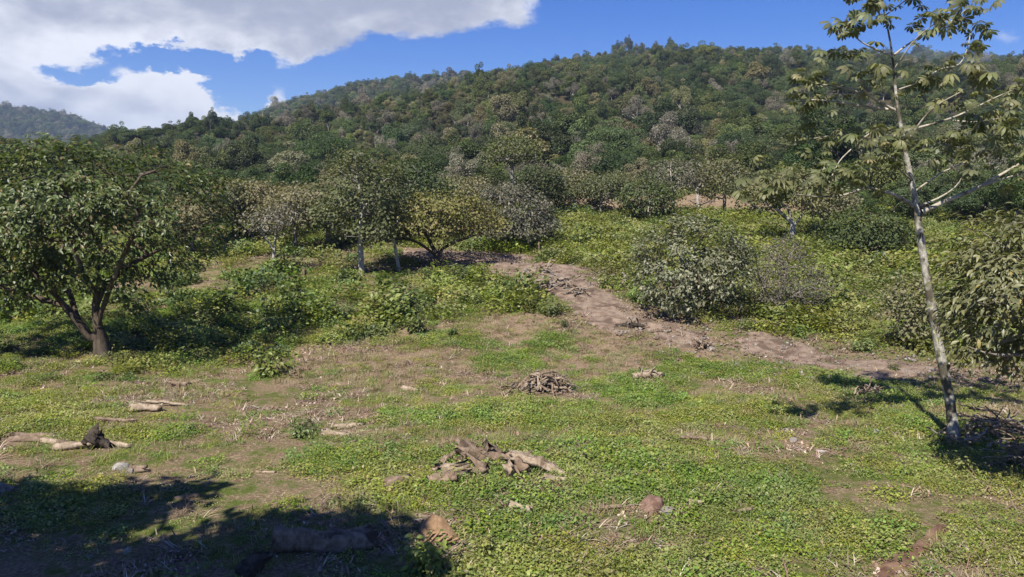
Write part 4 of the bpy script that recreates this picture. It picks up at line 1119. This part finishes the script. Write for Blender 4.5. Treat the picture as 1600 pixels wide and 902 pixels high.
def grass_tuft(seed, n, L_, wd, mat, lay=.6):
    rng = np.random.default_rng(seed)
    P = np.stack((rng.normal(0, .12, n), rng.normal(0, .12, n), np.zeros(n)), 1)
    d = norm(np.stack((rng.normal(0, lay, n), rng.normal(0, lay, n), np.abs(rng.normal(.35, .25, n)) + .05), 1)); s = norm(np.cross(d, (0, 0, 1.0))); l = L_ * rng.uniform(.5, 1.2, n)[:, None]
    w_ = wd * rng.uniform(.7, 1.3, n)[:, None]
    V = np.stack((P - s * w_, P + s * w_, P + d * l * .55 + s * w_ * .7 + (0, 0, .01), P + d * l + (0, 0, -.02), P + d * l * .55 - s * w_ * .7 + (0, 0, .01)), 1).reshape(-1, 3)
    V[:, 2] = np.maximum(V[:, 2], -.02)
    b = np.arange(n) * 5
    F = np.stack((np.stack((b, b + 1, b + 2), 1), np.stack((b, b + 2, b + 4), 1), np.stack((b + 4, b + 2, b + 3), 1)), 1).reshape(-1, 3)
    return mk_mesh('tuft', V, F, mat, np.repeat(rng.random(n), 5))


TD, TO = T_diamond(.34, .06, .05), T_oval(.34, .05, .08)
WEED = [weed_patch(300, .42, 290, .040, M_weed, .10, TO), weed_patch(301, .40, 280, .037, M_weed, .09, TD), weed_patch(302, .38, 280, .034, M_weed2, .08, TD), weed_patch(303, .34, 260, .042, M_weed2, .11, TO),
        weed_patch(304, .30, 130, .052, M_weed, .16, TO), weed_patch(305, .45, 320, .030, M_weed2, .06, TD)]
GRASS = [grass_tuft(310, 46, .30, .0055, M_straw), grass_tuft(311, 38, .22, .006, M_straw, .9), grass_tuft(312, 44, .28, .006, M_weed2, .7), grass_tuft(313, 44, .20, .006, M_weed, .7)]
LIT = [grass_tuft(320, 26, .16, .010, M_litter, 1.6), grass_tuft(321, 18, .34, .008, M_litter, 1.8), grass_tuft(322, 30, .10, .022, M_litter, 1.6)]
UND = [weed_patch(330, .75, 330, .135, M_shrub, .65, TD, 1.2), weed_patch(331, .7, 380, .11, M_shrub_y, .55, TD, 1.2), weed_patch(332, .8, 360, .13, M_shrub_y, .75, TD, 1.2), weed_patch(333, .7, 320, .12, M_shrub, .5, TO, 1.2),
       weed_patch(334, .6, 260, .14, M_shrub_d, .6, TD, .7), weed_patch(335, .8, 420, .10, M_weed2, .35, TD, 1.0), weed_patch(336, .8, 420, .09, M_weed, .3, TD, 1.0)]


def sample(n, y0, y1, rng, margin=260):
    """uniform ground points over the part of the field in and around view"""
    y = np.sqrt(rng.uniform(y0 ** 2, y1 ** 2, n)); x = rng.uniform(-.86, .86, n) * y
    z = height(x, y); px, py = project(x, y, z)
    return x, y, z, px, py


def emit(name, protos, x, y, z, s, idx, label, cat, rng, tilt=.12, dz=-.01):
    stuff(name, protos, np.stack((x, y, z + dz), 1), frot(len(x), rng, tilt), np.repeat(np.asarray(s)[:, None], 3, 1), idx, label, cat)


rng = np.random.default_rng(400)
# meadow weeds
x, y, z, px, py = sample(30000, 9.2, 34, rng)
g = .55 * fbm2(x * .55, y * .55, 4, 51) + .45 * fbm2(x * .16, y * .16, 3, 52)
td = track_dist(x, y); dry = inpoly(px, py, DRY)
fpd = np.min(np.hypot(x[:, None] - FC[None, ::4, 0], y[:, None] - FC[None, ::4, 1]), 1)
near_r = np.interp(px, [0, 300, 650, 900, 1300], [.0, -.02, -.02, .03, .05]) - .05 * inpoly(px, py, [(180, 900), (180, 720), (520, 700), (640, 790), (980, 760), (1000, 850), (700, 900)])
keep = (rng.random(len(x)) < np.clip((g + near_r - .422 - .09 * dry * np.clip(fbm2(x * .35, y * .35, 2, 90) * 3 - .6, 0, 1)) * 8, 0.05, 1)) & (td > rng.uniform(.55, 1.15, len(x))) & (fpd > .33) & (y < 34)
keep &= rng.random(len(x)) < np.where(y < 20, 1, .8)
yel = fbm2(x * .3 + 40, y * .3, 3, 55) + .12 * (px > 1250) * (py > 640)
idx = np.where(rng.random(len(x)) < np.clip((yel - .36) * 4, .12, .88), rng.choice((2, 3, 5), len(x)), rng.choice((0, 1, 4, 1), len(x)))
s = rng.uniform(.5, 1.25, len(x)) * np.where(g > .55, 1.1, .9)
for cpx, cpy, cr in ((38, 687, .75), (78, 694, .4), (228, 643, .6), (262, 636, .6), (180, 661, .5), (282, 604, .4), (540, 674, .55), (534, 694, .4), (590, 672, .4), (148, 700, .6), (115, 698, .5), (190, 735, .5), (856, 612, .8), (745, 728, .35), (700, 742, .4), (840, 745, .35), (880, 755, .3),
                     (1018, 800, .5), (1085, 788, .3), (684, 855, .4), (622, 758, .35), (812, 797, .35), (952, 796, .35), (10, 768, .4), (1240, 690, .4), (1284, 706, .3), (1228, 672, .3), (1160, 803, .3), (292, 778, .35), (640, 610, .4), (1012, 592, .5), (415, 738, .3)):
    c = gnd(cpx, cpy + 4); keep &= (np.hypot((x - c[0]), (y - c[1]) * .8) > cr * rng.uniform(.6, 1.1, len(x)))
k = keep; emit('meadow_weeds', WEED, x[k], y[k], z[k], s[k], idx[k], 'low green broad-leaved weeds carpeting the meadow', 'weeds', rng)
# grass blades and straw
x, y, z, px, py = sample(26000, 9.2, 44, rng)
g = fbm2(x * .5 + 7, y * .5, 4, 58); td = track_dist(x, y); dry = inpoly(px, py, DRY)
keep = (rng.random(len(x)) < np.clip((g - .42 + .16 * dry) * 4, .05, 1)) & (td > .55)
idx = np.where(rng.random(len(x)) < .40 + .28 * dry, rng.integers(0, 2, len(x)), rng.integers(2, 4, len(x)))
k = keep; emit('dry_grass', GRASS, x[k], y[k], z[k], rng.uniform(.4, .95, k.sum()), idx[k], 'dry straw-coloured grass lying between the weeds', 'grass', rng)
x, y, z, px, py = sample(38000, 9.2, 50, rng)
g = fbm2(x * .6 + 3, y * .6 + 8, 4, 63); td = track_dist(x, y)
keep = rng.random(len(x)) < np.clip((g - .42) * 5, .06, .95) * np.where(td < 1.2, .95, 1)
k = keep; emit('leaf_litter', LIT, x[k], y[k], z[k], rng.uniform(.5, 1.3, k.sum()), rng.integers(0, 3, k.sum()), 'brown dead leaves, chips and twig bits strewn over the ground', 'litter', rng, .05)
# pebbles and clods on the bare track
import bmesh as _bm
def pebble(seed, mat):
    rg_ = np.random.default_rng(seed); q = _bm.new(); _bm.ops.create_icosphere(q, subdivisions=1, radius=1)
    V = np.array([v.co[:] for v in q.verts]) * np.array((1, .8, .6)) * rg_.uniform(.7, 1.2, (len(q.verts), 1)); F = np.array([[v.index for v in f.verts] for f in q.faces]); q.free()
    return mk_mesh('pebble', V, F, mat)
PEB = [pebble(1, M_rock), pebble(2, M_rock_red), pebble(3, M_soil), pebble(4, M_soil), pebble(5, M_rock_pale)]
k0 = rng.integers(0, len(TC), 7000); off = rng.normal(0, .42, 7000)
tg = norm(np.gradient(TC, axis=0)); nr = np.stack((-tg[:, 1], tg[:, 0]), 1)
x = TC[k0, 0] + nr[k0, 0] * off * TW[k0] + rng.normal(0, .15, 7000); y = TC[k0, 1] + nr[k0, 1] * off * TW[k0] + rng.normal(0, .15, 7000)
s = .018 + .075 * rng.random(7000) ** 4
stuff('track_gravel', PEB, np.stack((x, y, height(x, y) + .05), 1), frot(7000, rng, .5), np.repeat(s[:, None], 3, 1), rng.choice(5, 7000, p=(.2, .25, .25, .22, .08)), 'small stones and earth clods strewn over the dirt track', 'gravel')
# undergrowth of the two slopes
x, y, z, px, py = sample(15000, 22, 90, rng)
td = track_dist(x, y); lg = inpoly(px, py, LEFT_GREEN); rg = inpoly(px, py, RIGHT_GREEN); es = edge_soil(x, y)
g = fbm2(x * .25, y * .25, 3, 71)
pr = np.where(rg & ~es, .95, np.where(lg, np.clip((g - .3) * 3.2, .2, .95), np.where((py < 420) & ~es, .6, np.where(es, np.clip((fbm2(x * .2, y * .2, 2, 94) - .5) * 3, .0, .4), 0))))
keep = (rng.random(len(x)) < pr) & (td > 1.12)
s = rng.uniform(.55, 1.2, len(x)) * np.where(lg & (py > 500), .8, 1.05) * (.75 + 1.3 * np.clip(fbm2(x * .40, y * .40, 2, 73) - .25, 0, 1))
u = rng.random(len(x)); yl = fbm2(x * .12, y * .12, 2, 72)
idx = np.where(rg, np.where(u < .74, rng.choice((1, 2), len(x)), rng.choice((0, 3, 5, 4), len(x))), np.where(u < .25 + .3 * (yl > .5), rng.choice((1, 2, 5), len(x)), rng.choice((0, 3, 6, 4, 5), len(x))))
k = keep; emit('undergrowth', UND, x[k], y[k], z[k], s[k], idx[k], 'bright green undergrowth of shrubs and tall weeds on both slopes', 'undergrowth', rng, .2, -.04)

# =====================================================================
# dead wood, stumps, stones
# =====================================================================
def log_mesh(L_, r, seed, mat, bend=.06, sides=14, taper=.75, rough=.12, jag=.2):
    rng = np.random.default_rng(seed); n = 9; t = np.linspace(-.5, .5, n)
    P = np.stack((t * L_, bend * L_ * (np.cos(t * 3.0 + seed) - 1) + rng.normal(0, .012 * L_, n), rng.normal(0, .006 * L_, n)), 1)
    rad = r * np.linspace(1, taper, n) * (1 + rng.normal(0, .06, n))
    V, F, _ = tube(P, rad, sides); V = V.reshape(n, sides, 3)
    ridge = 1 + rng.normal(0, rough * 2.0, sides)[None, :, None] + rng.normal(0, rough * .6, (n, sides))[..., None]
    V = P[:, None] + (V - P[:, None]) * ridge
    V[0, :, 0] += rng.normal(0, jag * r * 2, sides); V[-1, :, 0] += rng.normal(0, jag * r * 3, sides)
    V = np.vstack((V.reshape(-1, 3), V[0].mean(0) + (.3 * r, 0, 0), V[-1].mean(0) - (.3 * r, 0, 0))); a, c = n * sides, n * sides + 1
    j = np.arange(sides); j2 = (j + 1) % sides; l = (n - 1) * sides
    T = np.vstack((np.stack((F[:, 0], F[:, 1], F[:, 2]), 1), np.stack((F[:, 0], F[:, 2], F[:, 3]), 1), np.stack((np.full(sides, a), j2, j), 1), np.stack((np.full(sides, c), l + j, l + j2), 1)))
    return mk_mesh('log', V, T, mat)


def put_log(px, row, lpx, rpx, ang, seed, mat, label, tilt=0.0, name='log', cat='log', parent=None, bend=.06, lift=.55, group=None):
    b = gnd(px, row); k = mpp(b[1]); me_ = log_mesh(lpx * k * 1.12, rpx * k * .95, seed, mat, bend)
    me_.name = name
    return link(name, me_, parent, label=label, cat=cat, group=group, loc=b + (0, 0, rpx * k * lift), rot=(seed * .7, tilt, ang))


def rock_mesh(seed, mat, sx=1, sy=1, sz=.7):
    import bmesh
    rng = np.random.default_rng(seed); bm = bmesh.new(); bmesh.ops.create_icosphere(bm, subdivisions=3, radius=1)
    V = np.array([v.co[:] for v in bm.verts]); F = np.array([[v.index for v in f.verts] for f in bm.faces]); bm.free()
    for _ in range(15):
        n = norm(rng.normal(0, 1, 3)); d = rng.uniform(.38, .75); h = V @ n - d; V = V - np.maximum(h, 0)[:, None] * n * .95
    V = V * (1 + (fbm2(V[:, 0] * 2.2 + seed, V[:, 1] * 2.2 + V[:, 2] * 1.7, 3, seed) - .5)[:, None] * .35)
    return mk_mesh('rock', V * np.array((sx, sy, sz)) * .62, F, mat)


def put_rock(px, row, wpx, seed, mat, label, hf=.7, name='rock', group=None, parent=None, cat='rock', rz=None):
    b = gnd(px, row); s = wpx * mpp(b[1])
    return link(name, rock_mesh(seed, mat, 1, .8, hf), parent, label=label, cat=cat, group=group, loc=b + (0, 0, s * hf * .04), rot=(0, 0, rz if rz is not None else seed * 1.1), scl=s)


# orange cut stump in the foreground
b = gnd(684, 852); k = mpp(b[1])
e = link('tree_stump', None, label='short stump piece with orange-brown split face behind the leafy green bush', cat='stump', loc=b, rot=(0, 0, .15))
rs = np.random.default_rng(8)
o = link('bark_side', log_mesh(40 * k, 17 * k, 81, M_bark_dark, .01, 12, .85, .08, .06), e, loc=(-.10, .13, 12 * k), rot=(.2, -.7, .5))
V = np.array([(-.24, -.06, .0), (.25, -.10, .0), (.29, .06, .05), (.10, .10, .33), (-.06, .12, .40), (-.22, .10, .26), (0, -.14, .12), (.12, -.05, .20), (-.1, -.05, .22)]) * 1.05
Fc = np.array([(0, 6, 8), (0, 8, 5), (6, 7, 8), (6, 1, 7), (1, 2, 7), (7, 2, 3), (8, 7, 4), (7, 3, 4), (8, 4, 5)])
link('split_face', mk_mesh('split_face', V, Fc, M_wood_cut), e)
for q in range(5):
    link('splinter', log_mesh(.34 - .03 * q, .022, 90 + q, M_wood_cut, .02, 5), e, loc=(-.16 + .09 * q, -.10 - .01 * q, .15 - .01 * q), rot=(0, -1.0 + .15 * q, -.3))

# rotten stump with roots, centre foreground
b = gnd(780, 748); k = mpp(b[1])
e = link('rotten_stump', None, label='large rotten stump with broken wood and a long root, overgrown with weeds, centre foreground', cat='stump', loc=b)


def chunk(px, row, lpx, rpx, ang, tilt, seed, mat, nm='wood_chunk', lift=.3, bend=.1):
    p = gnd(px, row); kk = mpp(p[1]); link(nm, log_mesh(lpx * kk, rpx * kk, seed, mat, bend, 15, .55, .16, .35), e, loc=p - b + (0, 0, rpx * kk * (lift - .45)), rot=(seed, tilt * .8, ang))


for a in ((748, 722, 58, 18, .2, .35, 1, M_wood, 'wood_chunk', 1.0), (775, 722, 46, 16, -.4, .3, 2, M_wood, 'wood_chunk', 1.0), (806, 730, 40, 18, .1, -.3, 3, M_wood, 'wood_chunk', .8), (840, 742, 95, 9, -.25, .12, 4, M_wood_pale, 'root', .9),
          (795, 752, 52, 11, 1.0, 1.05, 5, M_wood_pale, 'wood_chunk', .8), (700, 738, 52, 13, .25, -.25, 6, M_wood_pale, 'wood_chunk', .6), (688, 755, 48, 17, .5, -.35, 7, M_wood, 'wood_chunk', .6), (702, 722, 36, 11, .8, -.6, 8, M_wood, 'wood_chunk', .8),
          (762, 744, 36, 14, .3, .8, 9, M_wood, 'wood_chunk', .8), (715, 758, 30, 8, 1.2, 1.1, 10, M_wood, 'splinter', .8), (818, 745, 34, 13, .6, .9, 11, M_wood, 'wood_chunk', .7), (868, 752, 40, 5, -.1, .05, 12, M_wood_pale, 'root', .8)):
    px_, row_, l_, r_, an, ti, sd, mt, nm, lf = a; chunk(px_, row_, l_, r_, an, ti, sd, mt, nm, lf)

for q in range(26):
    p = gnd(690 + 180 * rs.random(), 722 + 42 * rs.random()); link('splinter', log_mesh(rs.uniform(.2, .6), rs.uniform(.006, .016), 700 + q, (M_wood, M_wood_pale, M_twig)[q % 3], .1, 5), e, loc=p - b + (0, 0, .05), rot=(0, rs.normal(0, .35), rs.uniform(0, 3.1)))
# charred stump with roots, left
b = gnd(148, 700); k = mpp(b[1])
e = link('charred_stump', None, label='small charred black stump with pale roots on the left meadow', cat='stump', loc=b)
link('stump_wood', log_mesh(34 * k, 12 * k, 61, M_wood_char, .05, 10, .6, .16, .25), e, loc=(0, 0, 15 * k), rot=(0, -1.05, .2))
link('stump_wood', log_mesh(30 * k, 9 * k, 62, M_wood_char, .05, 9, .6, .2, .5), e, loc=(14 * k, 0, 9 * k), rot=(0, .55, 0))
link('root', log_mesh(62 * k, 7 * k, 63, M_wood_pale, .05, 8, .6), e, loc=(-26 * k, -.08, 7 * k), rot=(0, -.1, .15))
link('root', log_mesh(44 * k, 4.5 * k, 64, M_wood_pale, .05, 8, .6), e, loc=(38 * k, .05, 5 * k), rot=(0, .06, -.1))
link('root', log_mesh(40 * k, 4 * k, 65, M_wood, .08, 8, .5), e, loc=(-45 * k, .15, 5 * k), rot=(0, .1, .5))

# log pieces
for a in ((38, 690, 60, 6.5, .18, 101, M_wood, 'split grey log lying at the left frame edge, lower one of the pair'), (48, 683, 62, 5, .3, 102, M_wood, 'split grey log lying at the left frame edge, upper one of the pair'),
          (78, 694, 34, 5, -.4, 103, M_wood_pale, 'short pale stick between the split grey logs and the charred stump'), (228, 644, 40, 6, .1, 104, M_wood_pale, 'thick pale log half sunk in grass upper left'), (262, 636, 60, 3, .12, 105, M_wood_pale, 'thin bleached branch pointing right from the pale sunken log'),
          (180, 661, 54, 4.5, .06, 106, M_wood, 'weathered brown branch between the charred stump and the pale sunken log'), (282, 604, 30, 6, -.3, 107, M_wood, 'short brown log by the edge of the large tree shadow'), (545, 668, 40, 5, .55, 108, M_wood_pale, 'bleached log piece slanting across its neighbour, left of centre'),
          (528, 679, 46, 6, -.05, 109, M_wood_pale, 'bleached log piece lying level under the slanting one'), (534, 694, 40, 5, .35, 110, M_wood, 'dark weathered log piece just below the bleached pair'), (590, 672, 62, 2, -.1, 111, M_wood_pale, 'thin straw-coloured branch right of the bleached pair'),
          (622, 758, 34, 9, .7, 112, M_wood, 'stubby brown wood chunk left of the rotten stump'), (812, 797, 34, 6, -.6, 113, M_wood_pale, 'short pale stick below the rotten stump'), (952, 796, 34, 4, -.2, 114, M_wood, 'flat brown stick left of the reddish rock'),
          (1160, 803, 28, 4.5, .15, 115, M_wood, 'short dark stick right of the reddish rock'), (1085, 788, 22, 5.5, -.15, 116, M_wood_pale, 'small pale wood chip right of the reddish rock'), (610, 818, 26, 4, .9, 117, M_wood, 'small twig log above the shaded log'),
          (415, 738, 34, 2.5, -.4, 118, M_wood_pale, 'thin pale stick on the bare patch left of centre'), (292, 778, 34, 4, .3, 119, M_wood, 'brown stick at the upper rim of the foreground shade'), (640, 610, 26, 4, -.4, 120, M_wood_pale, 'small pale branch on the meadow behind the bleached pair'),
          (805, 632, 44, 2.5, .1, 121, M_wood_pale, 'pale thin branch below the brush pile'), (1012, 592, 44, 5, .1, 122, M_wood_pale, 'pale flattened stick heap right of the brush pile'), (1085, 690, 40, 3, .05, 123, M_wood, 'dark thin branch across the middle of the right meadow'),
          (1400, 800, 24, 3, -.3, 124, M_wood, 'small twig on the yellowish weeds lower right'), (215, 738, 20, 7, .2, 125, M_wood, 'brown wood lump right of the whitish stone')):
    px_, row_, l_, r_, an, sd, mt, lb = a; put_log(px_, row_, l_, r_, an, sd, mt, lb)
# big shaded log at the bottom
put_log(512, 862, 150, 17, .25, 131, M_wood, 'big old log lying in the foreground shade', name='log', bend=.08, lift=.3)
put_log(545, 842, 70, 10, .35, 132, M_wood, 'thinner log behind the big one in the foreground shade')
put_log(395, 897, 44, 16, .5, 133, M_wood_char, 'black charred log at the bottom edge in the shade', tilt=-.5, lift=.6)
# fallen trunk and stones across the track
put_log(984, 514, 40, 3.2, -.35, 141, M_wood_char, 'dark fallen log on the lower side of the track')

# rocks
for a in ((1018, 798, 66, 151, M_rock_red, .5, 'reddish brown rock in the right foreground meadow'), (1040, 802, 36, 152, M_rock, .8, 'grey stone leaning against the reddish rock'), (10, 768, 34, 153, M_rock, .8, 'brownish rock cut by the left frame edge'),
          (186, 733, 34, 154, M_rock_pale, .45, 'whitish flat stone on the left meadow'), (204, 740, 16, 155, M_rock, .8, 'small brown stone touching the whitish flat one'), (199, 866, 16, 156, M_rock_pale, 1.3, 'upright pale stone in the foreground shade'),
          (141, 872, 12, 157, M_rock, .8, 'little grey stone left of the upright pale one'), (722, 778, 12, 158, M_rock_pale, .7, 'tiny white pebble below the rotten stump'), (900, 838, 18, 159, M_rock, .5, 'flat grey stone in the lower middle meadow'),
          (531, 384, 20, 160, M_rock_pale, .6, 'largest pale boulder on the left slope'), (527, 400, 11, 161, M_rock_pale, .7, 'small boulder just below the largest one on the left slope'), (530, 414, 13, 162, M_rock_pale, .7, 'lowest pale boulder on the left slope'), (594, 390, 10, 163, M_rock_pale, .6, 'small pale boulder between the two white trunks'),
          (1110, 546, 30, 164, M_rock, .4, 'low rubble stone on the track edge below the round bush tree'), (1092, 541, 18, 165, M_rock_red, .5, 'reddish rubble stone beside the low one at the track edge'), (1000, 516, 14, 166, M_rock, .8, 'grey stone at the end of the dark fallen log'),
          (1228, 672, 16, 171, M_rock_pale, .5, 'topmost pale stone of the scatter left of the pale trunk'), (1240, 690, 24, 172, M_rock, .4, 'widest grey stone of the scatter left of the pale trunk'), (1212, 684, 10, 173, M_rock_pale, .6, 'small pale stone left in the scatter'),
          (1284, 706, 18, 174, M_rock_pale, .45, 'lowest pale stone of the scatter'), (1370, 676, 18, 175, M_rock_pale, .5, 'pale stone near the shade of the pale-barked tree'), (1330, 727, 12, 176, M_rock, .7, 'grey stone right below the scatter'), (1338, 698, 12, 177, M_rock, .6, 'grey stone between the scatter and the shade'), (1195, 660, 11, 178, M_rock_pale, .6, 'pale stone farthest up the right meadow'),
          (1095, 585, 14, 179, M_rock_pale, .5, 'pale stone below the track in the right meadow')):
    px_, row_, w_, sd, mt, hf, lb = a; put_rock(px_, row_, w_, sd, mt, lb, hf)
# rubble along the eroded bank of the track
rb = np.random.default_rng(14)
for q in range(26):
    f = rb.random(); px_ = 845 + 185 * f + rb.normal(0, 10); row_ = 424 + 68 * f + rb.normal(-4, 6)
    put_rock(px_ + rb.normal(0, 14), row_ + rb.normal(0, 7), rb.uniform(5, 15), 500 + q, (M_rock, M_rock_red, M_rock_red)[q % 3], 'rubble stone on the eroded upper bank of the track', rb.uniform(.5, .9), group='rubble stones on the eroded bank')
for q in range(12):
    px_ = 730 + 110 * rb.random(); put_rock(px_, 404 + 26 * rb.random(), rb.uniform(6, 14), 540 + q, (M_rock, M_rock_red)[q % 2], 'loose stone on the bare upper end of the track', .5, group='loose stones at the upper end of the track')


def brush(px, row, wpx, hpx, n, seed, label, rpx=2.2, mats=(M_wood, M_wood_pale, M_twig), name='brush_pile'):
    """heap of separate sticks"""
    b = gnd(px, row); k = mpp(b[1]); rg_ = np.random.default_rng(seed)
    e = link(name, None, label=label, cat='brush pile', loc=b)
    ms = [log_mesh(1.0, .035, seed * 10 + j, mats[j % len(mats)], .12, 5, .5) for j in range(5)]
    for j in range(n):
        xx_ = rg_.normal(0, .26) * wpx * k; hgt = hpx * k * max(0, 1 - (xx_ / (wpx * k * .55)) ** 2) * rg_.uniform(.1, 1)
        L_ = wpx * k * rg_.uniform(.18, .5)
        o = link('stick', ms[j % 5], e, loc=(xx_, rg_.normal(0, .15) * wpx * k, hgt + .02), rot=(rg_.uniform(0, 6), rg_.normal(0, .32), rg_.normal(0, .8)))
        o.scale = (L_, rpx * k / .035 * rg_.uniform(.6, 1.6), rpx * k / .035 * rg_.uniform(.6, 1.6))
    return e


brush(856, 611, 84, 17, 120, 71, 'heap of cut branches and bark on the meadow in the centre', 1.9)
for a in ((1100, 546, 40, 10, 24, 72, 'flat brush heap at the track edge below the round bush tree'), (985, 512, 36, 10, 20, 73, 'small brush heap around the dark fallen log'), (868, 452, 60, 16, 40, 74, 'grey brush heap on the eroded bank at the bend of the track'),
          (905, 462, 46, 14, 30, 75, 'second grey brush heap just right of the bend of the track'), (850, 430, 50, 12, 30, 76, 'upper grey brush heap at the top of the eroded bank'), (940, 330, 60, 14, 36, 77, 'pale brush heap on the bare soil at the forest edge'), (1010, 592, 44, 7, 20, 78, 'flat pale brush patch right of the central branch heap'),
          (1365, 620, 60, 14, 36, 79, 'dry twig heap in the dappled shade at the right'), (1550, 690, 130, 46, 70, 80, 'tangle of dead branches in the deep shade at the right edge'), (1590, 730, 90, 40, 50, 81, 'lower tangle of dead branches at the right edge'), (975, 450, 26, 16, 22, 82, 'upright pale dry tussock of stalks beside the track')):
    brush(*a[:6], a[6], 1.5, (M_wood_pale, M_bark_grey, M_wood) if a[5] in (74, 75, 76, 77, 82) else (M_wood, M_wood_pale, M_twig))
# posts and small snags
for px_, row_, hp, wp, mt, lb in ((842, 398, 20, 2.2, M_wood, 'wooden post beside the dome tree at the top of the track'), (476, 440, 20, 3, M_wood, 'broken snag standing on the left slope'), (266, 424, 28, 2.4, M_bark_pale, 'pale post under the right limbs of the large left tree'),
        (773, 352, 14, 1.6, M_wood_pale, 'thin pale post left of the dome tree'), (1125, 360, 12, 1.6, M_wood_pale, 'thin pale post above the round bush tree'), (948, 372, 12, 2.2, M_wood, 'dark stub post on the bright shrub slope'), (292, 424, 12, 2.0, M_bark_pale, 'short pale post right of the taller one under the left tree')):
    b = gnd(px_, row_); k = mpp(b[1]); me_ = log_mesh(hp * k * 1.15, wp * k, int(px_), mt, .03, 8, .8)
    link('post', me_, label=lb, cat='post', loc=b + (0, 0, hp * k * .45), rot=(.03, -math.pi / 2 + .06, px_ * .1))

# =====================================================================
# haze: the air of the valley
# =====================================================================
m, bb = newmat('haze')
pv = bb.n('ShaderNodeVolumePrincipled'); pv.inputs['Color'].default_value = (.55, .72, 1.0, 1); pv.inputs['Density'].default_value = .00024; pv.inputs['Anisotropy'].default_value = .2
o_ = bb.n('ShaderNodeOutputMaterial'); m.node_tree.links.new(pv.outputs[0], o_.inputs['Volume'])
X0, X1, Y0, Y1, Z0, Z1 = -2700, 2700, -600, 3300, -120, 260
Vh = np.array([(x_, y_, z_) for z_ in (Z0, Z1) for y_ in (Y0, Y1) for x_ in (X0, X1)], float)
Fh = np.array([(0, 2, 3, 1), (4, 5, 7, 6), (0, 1, 5, 4), (2, 6, 7, 3), (0, 4, 6, 2), (1, 3, 7, 5)])
link('haze', mk_mesh('haze', Vh, Fh, m), kind='stuff', label='faint blue haze over the far ridges', cat='haze')
